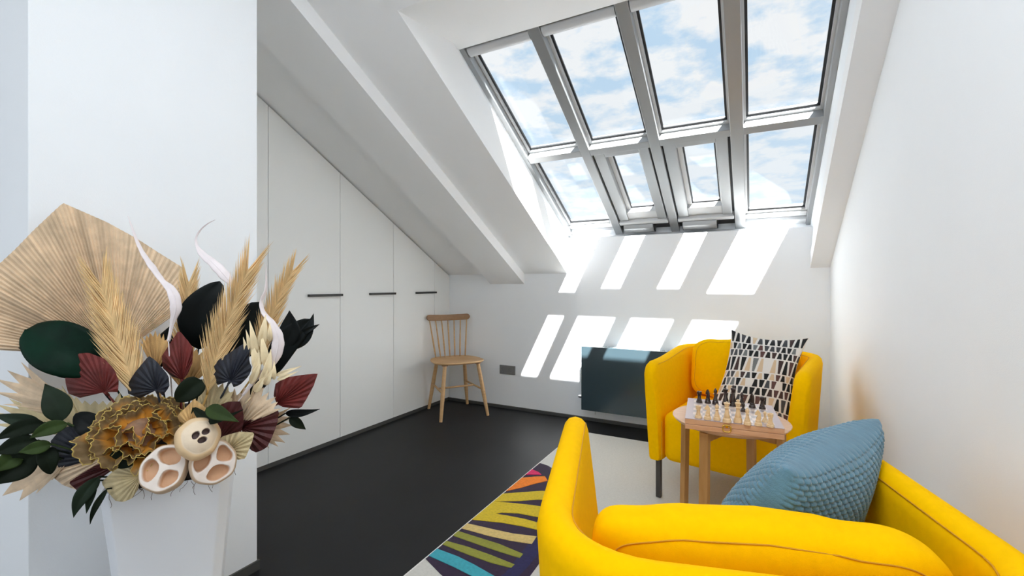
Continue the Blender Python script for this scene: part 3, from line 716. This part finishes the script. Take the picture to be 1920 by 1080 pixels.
G = 'dried fan leaves in the planter'
fan('very large pale fan palm leaf spreading behind the whole arrangement', 'beige', (218, 668), 1.26,
    [(-30, 655), (-70, 600), (-75, 560), (-40, 525), (0, 493), (30, 465), (62, 432), (98, 398), (118, 380), (150, 394), (200, 416), (255, 446), (300, 475), (345, 503), (350, 525), (345, 555), (325, 592), (295, 612), (262, 630)],
    n=78, amp=.0026, bulge=.012, F_of=lambda x: wallF(max(x, -40)), group=G)
R_, B_, N_ = 'burgundy fan leaves in the planter', 'beige fan leaves in the planter', 'navy fan leaves in the planter'
# beige spiky fans (back to front)
fan('beige spiky fan leaf pointing left, just under the dark green leaf', 'beige', (150, 772), 1.13, [(38, 680), (8, 698), (-14, 713), (-16, 730), (-6, 748), (20, 765), (60, 775)], n=6, jag=.30, amp=.003, group=B_)
fan('beige fan leaf at the left edge, behind the green sprig', 'pale', (140, 815), 1.12, [(60, 742), (30, 742), (-5, 757), (-20, 772), (-18, 790), (0, 812)], n=6, jag=.28, amp=.003, group=B_)
fan('broad beige fan leaf standing behind the yellow flower', 'pale', (178, 838), 1.12, [(84, 775), (98, 735), (112, 718), (130, 738), (160, 752), (200, 752), (228, 735), (252, 742), (262, 765)], n=14, jag=.10, amp=.0026, group=B_)
fan('small golden fan leaf standing between the left feather and the upper burgundy leaf', 'gold', (292, 700), 1.17, [(262, 640), (268, 628), (280, 624), (292, 620), (304, 625), (316, 634), (322, 650)], n=9, jag=.14, amp=.002, group=B_)
fan('golden fan leaf behind the upper burgundy leaf', 'gold', (345, 735), 1.18, [(312, 700), (330, 665), (352, 650), (372, 652), (388, 668), (385, 700)], n=10, jag=.12, amp=.002, group=B_)
fan('beige fan leaf below the middle feather', 'pale', (388, 790), 1.15, [(352, 738), (362, 712), (375, 704), (392, 712), (408, 716), (425, 722), (438, 735), (436, 760)], n=11, jag=.12, amp=.002, group=B_)
fan('tall beige fan leaf right of centre, under the bleached sprig', 'beige', (440, 808), 1.15, [(418, 740), (436, 725), (450, 735), (464, 720), (478, 732), (489, 718), (500, 735), (516, 742), (530, 765)], n=12, jag=.16, amp=.0026, group=B_)
fan('beige spiky fan leaf pointing right, behind the lowest burgundy leaf', 'beige', (462, 800), 1.20, [(545, 765), (553, 780), (551, 792), (549, 804), (543, 820), (531, 836), (505, 840)], n=6, jag=.26, amp=.0026, group=B_)
fan('beige spiky fan leaf hanging at the lower left', 'beige', (150, 842), 1.10, [(22, 868), (-8, 900), (4, 931), (42, 942), (78, 918), (105, 890), (120, 872)], n=6, jag=.24, amp=.003, group=B_)
fan('striped beige fan leaf beside the low burgundy leaf', 'beige', (212, 852), 1.09, [(148, 920), (118, 910), (97, 893), (108, 880), (140, 868), (170, 858), (195, 852)], n=12, amp=.0028, group=B_)
# burgundy and navy
fan('large burgundy fan leaf at the left, below the dark green leaf', 'red', (197, 735), 1.09, [(150, 746), (128, 738), (122, 715), (124, 692), (136, 664), (165, 661), (195, 672), (214, 692), (223, 715), (221, 735)], n=16, amp=.0026, group=R_)
fan('upright burgundy fan leaf in the middle, above the navy leaf', 'red', (342, 712), 1.12, [(322, 706), (305, 690), (303, 668), (318, 645), (335, 619), (350, 636), (362, 652), (361, 680), (352, 702)], n=13, amp=.0024, group=R_)
fan('pointed burgundy fan leaf at the far right of the arrangement', 'red', (519, 757), 1.17, [(513, 742), (516, 720), (533, 708), (565, 703), (596, 700), (588, 724), (575, 748), (564, 766), (545, 765), (530, 763)], n=14, amp=.0026, group=R_)
fan('dark burgundy fan leaf behind the whole seed pod', 'dred', (405, 832), 1.13, [(380, 805), (383, 782), (405, 762), (428, 753), (450, 752), (456, 770), (457, 792), (452, 812), (436, 830)], n=12, amp=.0024, group=R_)
fan('drooping dark burgundy fan leaf right of the pods', 'dred', (452, 802), 1.14, [(456, 782), (480, 776), (505, 772), (524, 769), (520, 795), (508, 825), (500, 840), (481, 849), (468, 843), (458, 825)], n=12, amp=.0028, group=R_)
fan('dark burgundy fan leaf low on the left over the planter rim', 'dred', (232, 866), 1.07, [(150, 925), (128, 905), (150, 890), (180, 872), (212, 860), (222, 858)], n=10, amp=.0026, group=R_)
fan('navy fan leaf just above the yellow flower', 'navy', (294, 731), 1.10, [(262, 747), (240, 738), (238, 722), (253, 698), (268, 680), (279, 667), (293, 677), (316, 704), (318, 725), (305, 742)], n=13, amp=.0024, group=N_)
fan('navy fan leaf right of centre, over the middle feather', 'navy', (432, 714), 1.12, [(408, 722), (398, 706), (400, 682), (420, 668), (440, 655), (455, 645), (469, 648), (467, 677), (473, 690), (466, 706), (450, 722), (438, 726)], n=14, amp=.0024, group=N_)
fan('navy fan leaf at the left of the yellow flower', 'navy', (180, 858), 1.08, [(112, 880), (100, 860), (94, 828), (114, 804), (140, 796), (168, 800), (185, 815)], n=13, amp=.0028, group=N_)
# front beige fans
fan('beige fan leaf lying over the front rim of the planter', 'pale', (264, 893), 1.045, [(250, 868), (238, 868), (214, 882), (190, 905), (202, 922), (217, 939), (232, 941), (248, 934), (258, 918)], n=13, amp=.0024, group=B_)
fan('beige fan leaf right of the front pods', 'pale', (425, 846), 1.10, [(404, 838), (409, 825), (418, 818), (438, 812), (450, 809), (477, 811), (473, 828), (466, 845), (460, 860), (446, 862)], n=12, amp=.0024, group=B_)
fan('golden diamond-shaped fan leaf above the whole seed pod', 'gold', (358, 800), 1.085, [(336, 790), (332, 780), (350, 762), (364, 748), (378, 758), (390, 768), (388, 785), (378, 797)], n=12, amp=.002, group=B_)

# ---- feathery palm plumes
FEA = mat('dried_plume', (.74, .50, .21), .8, var=.14, scale=25, attr=True)
def plume(label, pts, F, w_px, nl=62, dF=0., side=(1, 1), seed=1, lw=.0021):
    rr = random.Random(seed); C_ = [atF(x, y, F+dF*i/(len(pts)-1)) for i, (x, y) in enumerate(pts)]   # base ... tip
    def curve(t):
        s_ = t*(len(C_)-1); i = min(int(s_), len(C_)-2); f = s_-i
        p0 = C_[max(i-1, 0)]; p1 = C_[i]; p2 = C_[i+1]; p3 = C_[min(i+2, len(C_)-1)]
        return .5*((2*p1)+(p2-p0)*f+(2*p0-5*p1+4*p2-p3)*f*f+(3*p1-p0-3*p2+p3)*f**3)
    toC = (V((0, 0, CAM_H))-C_[0]).normalized(); wl = w_px/FPX*F
    mb = MB(); mb.tube([curve(i/14) for i in range(15)], [.0026*(1-.75*i/14) for i in range(15)], 6, col=(.70, .42, .10))
    o = mb.build('plume_leaf', FEA, None, smooth=True)
    lb = MB()
    for i in range(nl):
        for sd in (-1, 1):
            t = .03+.95*(i+rr.random()*.5)/nl
            p = curve(t); tg = (curve(min(1, t+.02))-curve(max(0, t-.02))).normalized(); sv = tg.cross(toC).normalized()*sd
            Lf = wl*side[0 if sd < 0 else 1]*(1.25-.35*t)*min(1, .55+3*t)*rr.uniform(.85, 1.1)*1.9
            ang = .31+.10*(1-t)+rr.uniform(-.05, .05); out = (tg*math.cos(ang)+sv*math.sin(ang)+toC*rr.uniform(.0, .22)).normalized()
            cn = rr.uniform(.84, 1.14); col = (.78*cn, .55*cn, .27*cn)
            n_ = 3; vs = []; wv = out.cross(toC+sv*.6).normalized()
            for k_ in range(n_+1):
                u = k_/n_; q = p+out*Lf*u+tg*Lf*.12*u*u+toC*.003*math.sin(PI*u); ww = lw*(1-u)**.6*(1 if k_ < n_ else .15)
                vs += [q-wv*ww, q+toC*ww*.8, q+wv*ww]
            fs = []
            for k_ in range(n_): a = k_*3; fs += [(a, a+3, a+4, a+1), (a+1, a+4, a+5, a+2)]
            lb.add(vs, fs, [col]*len(vs))
    lf = lb.build('leaflets', FEA, None); lf['kind'] = 'stuff'
    kids = [lf, stem_to('stem', C_[0], FEA, None, .0026, col=(.6, .38, .12))]
    reroot(o, kids, C_[0]); return tag(o, label, 'dried plume', 'feathery dried plumes in the planter')
plume('large feathery golden plume left of centre, in front of the big fan', [(262, 752), (240, 690), (215, 615), (190, 535)], 1.12, 40, nl=120, side=(1.0, 1.0), seed=2)
plume('feathery golden plume behind the arrangement, right of the big fan', [(350, 690), (348, 640), (350, 585), (354, 530)], 1.19, 27, nl=90, seed=3)
plume('long feathery golden plume right of centre, leaning right', [(388, 740), (405, 670), (432, 590), (465, 505)], 1.13, 36, nl=112, side=(1.0, 1.0), seed=4)
plume('feathery golden plume at the right, leaning towards the wardrobe', [(486, 690), (500, 625), (522, 560), (548, 508)], 1.22, 26, nl=84, seed=5)

# ---- broad smooth leaves
def blade(label, mt, base, tip, w_px, F0, F1=None, bend=0., fold=.18, curl=.01, cat='leaf', name='broad_leaf', col=None, group=None, stem=True, tipw=.62, sbend=0, parent=None, wpow=1.0, roll=0.):
    F1 = F1 or F0; A, B = atF(*base, F0), atF(*tip, F1); toC = (V((0, 0, CAM_H))-A).normalized()
    ax = B-A; L = ax.length; t_ = ax.normalized(); sd = t_.cross(toC).normalized(); nr = sd.cross(t_).normalized()*-1
    if nr.dot(toC) < 0: nr = -nr
    w_ = w_px/FPX*F0/2
    mb = MB(); nu, nv = 20, 10
    def f(u, v):
        x = 2*v-1; prof = (math.sin(PI*min(1, u**tipw)))**wpow if 0 < u < 1 else 0
        c = A+ax*u+sd*(bend*L*math.sin(PI*u))+nr*(curl*math.sin(PI*u))
        wd_ = w_*prof; wav = .04*w_*math.sin(9*u+2*x)
        cr_, sr_ = math.cos(roll*u), math.sin(roll*u)
        off = sd*x*wd_*cr_+nr*x*wd_*sr_
        return c+off-nr*(fold*wd_*(1-abs(x))**1.5*1.0)+nr*(wav+fold*.5*wd_)
    mb.grid(f, nu, nv)
    o = mb.build(name, mt, None, smooth=True, weld=.00003); md = o.modifiers.new('thickness', 'SOLIDIFY'); md.thickness = .0007
    mb = MB(); mb.tube([f(i/16*.97, .5)+nr*.0003 for i in range(17)], [.0009*(1-.7*i/16) for i in range(17)], 5); kids = [mb.build('midrib', mt, None, smooth=True)]
    if stem: kids.append(stem_to('stem', A, mt, None, .0022))
    if parent is not None:
        o.data.transform(Matrix.Translation(-V(parent.location))); o.parent = parent
        for k_ in kids: bpy.data.objects.remove(k_)
        return o
    reroot(o, kids, A); return tag(o, label, cat, group)
DG = mat('dark_green_leaf', (.002, .019, .010), .5, var=.45, scale=12, bump=.2, bscale=60, spec=.12)
BK = mat('black_green_leaf', (.0022, .004, .004), .5, var=.4, scale=14, bump=.3, bscale=60, spec=.14)
MG = mat('muted_green_leaf', (.016, .028, .016), .6, var=.35, scale=14, bump=.25, bscale=80, spec=.15)
OG = mat('olive_green_leaf', (.028, .048, .012), .6, var=.35, scale=14, bump=.25, bscale=80, spec=.15)
DO = mat('dark_olive_leaf', (.007, .012, .006), .6, var=.35, scale=14, bump=.25, bscale=80, spec=.12)
GG = 'dark preserved leaves in the planter'
blade('glossy dark green magnolia leaf, broadest at the left', DG, (192, 690), (48, 618), 92, 1.12, 1.08, fold=.12, curl=.03, tipw=.85, wpow=.5, group=GG)
blade('dark green leaf tucked under the broad magnolia leaf', BK, (165, 700), (28, 648), 46, 1.14, 1.10, fold=.25, curl=.0, group=GG, roll=.5)
blade('upright black-green leaf between two feathery plumes', BK, (372, 655), (412, 527), 62, 1.18, 1.2, bend=-.12, fold=.15, curl=.02, tipw=.9, wpow=.55, group=GG)
blade('black-green leaf behind the long plume, beside the partition edge', BK, (412, 690), (488, 566), 74, 1.21, 1.24, bend=.03, fold=.15, curl=.02, tipw=1.1, wpow=.6, group=GG)
blade('black curled leaf at the right, nearest the white twisted pod', BK, (520, 665), (543, 582), 40, 1.20, 1.22, bend=.12, fold=.3, tipw=1.0, group=GG, roll=.6)
blade('large black leaf slanting right towards the wardrobe doors', BK, (508, 705), (584, 598), 46, 1.19, 1.24, bend=-.10, fold=.2, tipw=1.05, wpow=.5, group=GG)
blade('narrow black leaf tip at the upper right of the arrangement', BK, (545, 655), (588, 588), 26, 1.21, 1.25, bend=.1, fold=.3, group=GG)
blade('small black leaf pointing right above the pale doors', BK, (560, 628), (599, 608), 12, 1.22, 1.25, fold=.3, group=GG)
blade('small black leaf pointing right below the burgundy point', BK, (535, 775), (600, 767), 15, 1.18, 1.2, fold=.3, bend=.05, group=GG)
blade('small dark olive leaf hanging at the far right', DO, (543, 783), (573, 805), 18, 1.18, 1.2, fold=.2, group=GG)
blade('black leaf between the bleached sprig and the tall beige fan', BK, (462, 742), (524, 690), 22, 1.17, 1.19, fold=.3, group=GG)
blade('black leaf behind the small golden fan', BK, (300, 690), (318, 612), 40, 1.20, 1.22, fold=.25, tipw=.9, group=GG)
GL = 'green leaves in the planter'
def C3(x, y): return (x/2.8425, 600+y/2.8425)
blade('dull green pointed leaf standing upright at the left', MG, C3(330, 540), C3(240, 340), 42, 1.06, fold=.2, bend=.04, group=GL, tipw=.7)
blade('dull green leaf pointing left, uppermost of the left sprig', MG, C3(215, 555), C3(-40, 505), 24, 1.07, 1.03, fold=.25, group=GL)
blade('dark olive leaf pointing left, second of the left sprig', DO, C3(235, 545), C3(-30, 640), 30, 1.06, 1.02, fold=.25, bend=.06, group=GL)
blade('olive green leaf in front of the left navy fan', OG, C3(360, 548), C3(160, 630), 26, 1.05, 1.03, fold=.25, bend=.06, group=GL)
blade('dark olive leaf pointing left, middle of the left sprig', DO, C3(200, 640), C3(-40, 715), 36, 1.05, 1.01, fold=.25, bend=.05, group=GL)
blade('small olive green leaf below the middle of the left sprig', OG, C3(275, 660), C3(100, 705), 24, 1.045, 1.02, fold=.25, group=GL)
blade('olive green leaf at the left edge, low on the sprig', OG, C3(110, 705), C3(-30, 810), 34, 1.04, 1.01, fold=.25, group=GL)
blade('large dark olive leaf at the left edge, lowest of the sprig', DO, C3(190, 710), C3(-50, 880), 52, 1.05, 1.02, fold=.25, group=GL)
blade('dark olive leaf hanging down over the lower-left beige fan', DO, C3(245, 680), C3(270, 822), 30, 1.05, fold=.2, group=GL, wpow=.6)
blade('black-green leaf between the left navy fan and the yellow flower', BK, C3(530, 605), C3(405, 498), 40, 1.08, fold=.2, group=GL, wpow=.55)
blade('rounded dark olive leaf below the yellow flower', DO, C3(715, 680), C3(608, 780), 42, 1.045, 1.03, fold=.15, group=GL, wpow=.5, tipw=.9)
blade('green leaf hanging over the rim, left one of the lower pair', MG, C3(525, 835), C3(392, 1052), 26, 1.04, 1.02, fold=.3, bend=.08, group=GL)
blade('green leaf hanging over the rim, right one of the lower pair', MG, C3(500, 855), C3(460, 1032), 15, 1.045, 1.03, fold=.3, group=GL)
blade('narrow dark leaf hanging down the left side of the planter', DO, C3(570, 900), C3(480, 1090), 11, 1.03, 1.02, fold=.3, bend=.06, group=GL)
blade('rounded dark green leaf beside the stem of the upper burgundy leaf', DO, (378, 712), (330, 752), 40, 1.10, 1.09, fold=.2, group=GL, wpow=.55)
blade('long dark green leaf arching over the dark burgundy leaf', DO, (362, 765), (456, 768), 20, 1.07, 1.07, bend=.2, fold=.3, group=GL)
blade('bright olive green leaf above the dark burgundy leaf', OG, (388, 765), (448, 791), 27, 1.055, 1.05, fold=.25, group=GL)
# bleached sprig
BL = mat('bleached_leaf', (.80, .66, .42), .8, var=.1, scale=30, bump=.3, bscale=200)
sp = MB(); sp0 = atF(470, 745, 1.14); sp.tube([sp0, atF(485, 690, 1.145), atF(492, 640, 1.15), atF(500, 600, 1.16)], .0016, 6)
spo = sp.build('bleached_sprig', BL, None, smooth=True); origin(spo, sp0); tag(spo, 'bleached cream sprig with many small pointed leaves, right of the navy leaf', 'sprig')
for bx, by, tx, ty, w_ in [(482, 668, 468, 601, 12), (474, 668, 461, 618, 9), (466, 672, 456, 632, 8), (490, 652, 498, 590, 16), (484, 700, 472, 640, 14), (500, 690, 490, 625, 14), (478, 712, 486, 655, 14), (470, 720, 492, 670, 13), (498, 716, 508, 655, 16), (492, 720, 500, 680, 14),
                          (506, 640, 506, 605, 9), (514, 712, 514, 676, 8), (518, 704, 566, 686, 9), (520, 712, 560, 696, 8), (478, 735, 500, 700, 14), (497, 722, 512, 690, 12)]:
    blade(None, BL, (bx, by), (tx, ty), w_, 1.13, 1.125, fold=.3, name='small_leaf', parent=spo, stem=False)
st = stem_to('stem', sp0, BL, spo, .002); st.data.transform(Matrix.Translation(-sp0))

# ---- white twisted pods
WP = mat('bleached_pod', (.74, .67, .68), .6, var=.06, scale=30, bump=.4, bscale=60)
def ribbon(label, pts, F, dF=0, twist=2.0, flat=.35):
    P_ = [atF(x, y, F+dF*i/len(pts)) for i, (x, y, _) in enumerate(pts)]; W_ = [w_/FPX*F/2 for _, _, w_ in pts]
    n = len(P_); Q = []; Rr = []
    for i in range((n-1)*6+1):
        s_ = i/6; j = min(int(s_), n-2); f = s_-j; p0, p1, p2, p3 = P_[max(j-1, 0)], P_[j], P_[j+1], P_[min(j+2, n-1)]
        Q.append(.5*((2*p1)+(p2-p0)*f+(2*p0-5*p1+4*p2-p3)*f*f+(3*p1-p0-3*p2+p3)*f**3)); Rr.append(max(.0006, W_[j]*(1-f)+W_[j+1]*f)*(1+.06*math.sin(i*1.3)))
    mb = MB(); mb.tube(Q, Rr, 16, flat=flat, up=(V((0, 0, CAM_H))-Q[0]).normalized(), twist=twist)
    o = mb.build('twisted_pod', WP, None, smooth=True); mb = MB(); kk = []
    mb.tube([q+(V((0, 0, CAM_H))-q).normalized()*r*.36 for q, r in zip(Q, Rr)], [r*.10+.0003 for r in Rr], 6); kk.append(mb.build('pod_ridge', WP, None, smooth=True))
    kk.append(stem_to('stem', Q[0], WP, None, .0015)); reroot(o, kk, Q[0]); return tag(o, label, 'seed pod', 'white twisted pods in the planter')
ribbon('white twisted pod rising in front of the big beige fan', [(316, 640, 5), (322, 610, 6), (330, 575, 20), (322, 545, 19), (303, 525, 11), (285, 500, 15), (268, 475, 11), (256, 450, 8), (247, 425, 6), (240, 405, 2)], 1.11, .05, twist=1.2)
ribbon('thin white curling tendril pod arching beside the partition edge', [(452, 560, 4), (440, 540, 6), (420, 515, 20), (400, 494, 18), (380, 477, 14), (369, 460, 5), (368, 445, 4), (377, 430, 3), (390, 419, 2.5), (404, 412, 1)], 1.20, .03, twist=1.0)
ribbon('white spiralling pod in front of the right-hand plume', [(455, 742, 4), (485, 705, 8), (512, 680, 12), (520, 655, 24), (521, 630, 22), (510, 605, 14), (494, 586, 12), (490, 565, 10), (498, 545, 10), (499, 520, 7), (498, 495, 2)], 1.13, .05, twist=1.6)

# ---- yellow-green ruffled flower
FLM = mat('dried_petal', (1, 1, 1), .75, attr=True, var=.12, scale=40, bump=.5, bscale=160)
fc = atF(262, 806, 1.075); toC = (V((0, 0, CAM_H))-fc).normalized(); fr_ = CR.copy(); fu = toC.cross(fr_).normalized()
if fu.z < 0: fu = -fu
fax = (toC*.75+V((0, 0, 1))*.65).normalized(); fx_ = (CR-fax*CR.dot(fax)).normalized(); fy_ = fax.cross(fx_)
flo = MB(); flo.lathe([(.004, -.04), (.045, -.032), (.052, -.018), (.030, -.004), (.012, .012), (.003, .018)], 24); fo = flo.build('ruffled_flower', mat('flower_heart', (.30, .17, .10), .7, var=.3, scale=60, bump=.5), None, smooth=True)
for v_ in fo.data.vertices: c_ = v_.co; v_.co = fc+fx_*c_.x+fy_*c_.y+fax*(c_.z+.012)
kids = []; pr_ = random.Random(11); NP = 34
for i in range(NP):
    f_ = (i+.5)/NP; rad_ = .056*math.sqrt(f_); a = i*2.39996+pr_.uniform(-.2, .2)
    d = fx_*math.cos(a)+fy_*math.sin(a); t2 = fax.cross(d); b0 = fc+d*rad_*1.0+fax*(.012-.030*f_)
    lift = 1.02-.92*f_+pr_.uniform(-.18, .18); ll = (.034+.020*f_)*pr_.uniform(.85, 1.2); wd_ = (.040+.030*f_)*pr_.uniform(.85, 1.15); ph = pr_.uniform(0, 6)
    u_ = (d*math.cos(lift)+fax*math.sin(lift)).normalized(); n__ = t2.cross(u_)
    def pf(u, v, b0=b0, u_=u_, t2=t2, n__=n__, ll=ll, ph=ph, wd_=wd_):
        x = 2*v-1; w_ = wd_*(.30+.70*min(1, u*1.5)**.7)*.55
        rag = 1-.30*abs(x)**2.5+(.055*math.sin(9*x+ph)+.035*math.sin(23*x+2*ph))*u
        q = b0+u_*(ll*u*rag)+t2*(x*w_*(1+.05*math.sin(14*u+ph)))
        return q+n__*(.016*x*x*u+.0035*math.sin(6*x+ph)*u+.0022*math.sin(17*x+ph)*u**3-.012*u**2.5*math.cos(x*2))
    def pc_(u, v, ph=ph, f_=f_):
        x = abs(2*v-1)
        if u > .95 or (x > .94 and u > .3): return (.62, .45, .11)
        k_ = min(1, max(0, (u-.40+.14*math.sin(5*v+ph))/.35)); a_, b_ = (.58, .24, .02), (.20, .125, .05)
        return tuple(p*(1-k_)+q*k_ for p, q in zip(a_, b_))
    mb = MB(); mb.grid(pf, 20, 30, pc_); q = mb.build('petal', FLM, None, smooth=True); md = q.modifiers.new('thickness', 'SOLIDIFY'); md.thickness = .0009; kids.append(q)
kids.append(stem_to('stem', fc-fax*.015, MG, None, .004))
reroot(fo, kids, fc); tag(fo, 'ruffled yellow and olive dried flower at the centre of the arrangement', 'flower')

# ---- seed pods resting on the rim
PODM = mat('pale_seed_pod', (1, 1, 1), .6, attr=True, var=.06, scale=40, bump=.35, bscale=90)
def pod(label, px, py, F, r_px, chambers, fx=1., fy=1., rot=0, cr_w=.85, thick=.8, face=(0, 0), depth=.016, whole=False):
    """cut pod: rounded body with a flat cut face carrying hollow chambers"""
    ctr = atF(px, py, F); R0 = r_px/FPX*F; tc = (V((0, 0, CAM_H))-ctr).normalized()
    n_ = (tc+CR*face[0]+V((0, 0, 1))*face[1]).normalized(); ax = (CR-n_*CR.dot(n_)).normalized(); ay = n_.cross(ax)
    ca, sa = math.cos(rot), math.sin(rot); ax, ay = ax*ca+ay*sa, ay*ca-ax*sa
    def chm(x, y):
        if chambers and chambers[0] == 'sector':
            rr2, th2 = math.hypot(x, y), math.atan2(y, x); best = 0
            for an, w2_ in chambers[1:]:
                dth = (th2-an+PI) % (2*PI)-PI; best = max(best, 1-(abs((rr2-.50)/.33)**3+abs(dth/w2_)**3))
            return best
        best = 0
        for cx_, cy_, rx, ry, an in chambers:
            c_, s_ = math.cos(an), math.sin(an); u = ((x-cx_)*c_+(y-cy_)*s_)/rx; v = (-(x-cx_)*s_+(y-cy_)*c_)/ry
            q = 1-(u*u+v*v); best = max(best, q)
        return best
    K, M_ = 120, 56; vs = []; cl = []
    for i in range(M_+1):
        for j in range(K):
            a = 2*PI*j/K; wob = 1+.025*math.sin(3*a+px)+.015*math.sin(7*a)
            if i <= 40:           # cut face, centre to rim
                rr_ = i/40*cr_w; x, y = rr_*math.cos(a), rr_*math.sin(a); c_ = chm(x, y)
                dome = (.25*(1-(rr_/cr_w)**2) if whole else .03*math.cos(rr_*9)*.3)
                z = thick*.45+dome-(min(1, c_*2.5)**.6*depth/R0*1.0 if c_ > 0 else 0)
                if c_ > 0: k_ = min(1, c_*6); lip = (.74, .66, .60); dk = (.10, .06, .055) if whole else (.60, .36, .21); col = tuple(p*(1-k_)+q*k_ for p, q in zip(lip, dk))
                else: col = (.70, .62, .56) if not whole else (.70, .57, .42)
            else:                 # rounded back
                t = (i-40)/(M_-40)
                ang = math.pi*t; rr_ = cr_w+(1-cr_w)*math.sin(min(ang*1.4, PI/2)) if t < .4 else math.cos((t-.4)/.6*PI/2)
                z = thick*.45-(thick*1.0)*(1-math.cos(ang))/2*1.0
                x, y = rr_*math.cos(a), rr_*math.sin(a); col = (.66, .47, .27) if whole else (.52, .38, .26)
            vs.append(ctr+(ax*x*fx+ay*y*fy)*R0*wob+n_*z*R0); cl.append(col)
    mb = MB(); mb.add(vs, [(i*K+j, i*K+(j+1) % K, (i+1)*K+(j+1) % K, (i+1)*K+j) for i in range(M_) for j in range(K)], cl)
    o = mb.build('seed_pod_half' if not whole else 'seed_pod', PODM, None, smooth=True, weld=.00002, fixn=True); origin(o, ctr); return tag(o, label, 'seed pod')
pod('round cream seed pod with three small dark holes, above the cut pods', 370, 823, 1.045, 42, [(-.20, .02, .15, .20, -.5), (.20, .20, .20, .15, .5), (.12, -.18, .22, .14, .3)], fx=.86, fy=.92, rot=.15, cr_w=.74, thick=1.1, face=(.25, .25), depth=.012, whole=True)
pod('cut cream seed pod with three hollow chambers, left one on the rim', 312, 880, 1.03, 45, ['sector', (1.25, .95), (3.25, .80), (5.35, .72)], fx=.84, fy=.96, rot=.10, cr_w=.90, thick=1.0, face=(-.30, .12), depth=.018)
pod('cut cream seed pod with three hollow chambers, right one on the rim', 399, 866, 1.06, 44, ['sector', (.55, .70), (2.75, .90), (5.0, .85)], fx=.86, fy=.92, rot=.20, cr_w=.88, thick=.9, face=(.15, -.05), depth=.018)
# root fibres hanging over the rim
FB = mat('root_fibre', (.07, .035, .028), .8)
mb = MB(); rr = random.Random(5)
for x, y in [(258, 915), (262, 916), (268, 914), (290, 914), (352, 905), (358, 906), (374, 902), (392, 900), (196, 930), (205, 930), (335, 908), (410, 893), (432, 862), (436, 866)]:
    F_ = 1.058+.0006*(x-195)*.9; p = atF(x, y-4, F_); pts = [p]
    d = V((rr.uniform(-1, 1), rr.uniform(-1, 1), -.8))
    for k_ in range(6):
        d = (d+V((rr.uniform(-.8, .8), rr.uniform(-.8, .8), rr.uniform(-.7, .3)))).normalized(); q = pts[-1]+(CR*d.x+V((0, 0, d.z)))*.007-CF*.0012; pts.append(q)
    mb.tube(pts, [.0005]*7, 5)
o = mb.build('root_fibres', FB, None, smooth=True); tag(o, 'thin dark root fibres curling over the planter rim', 'root fibres', None, 'stuff')
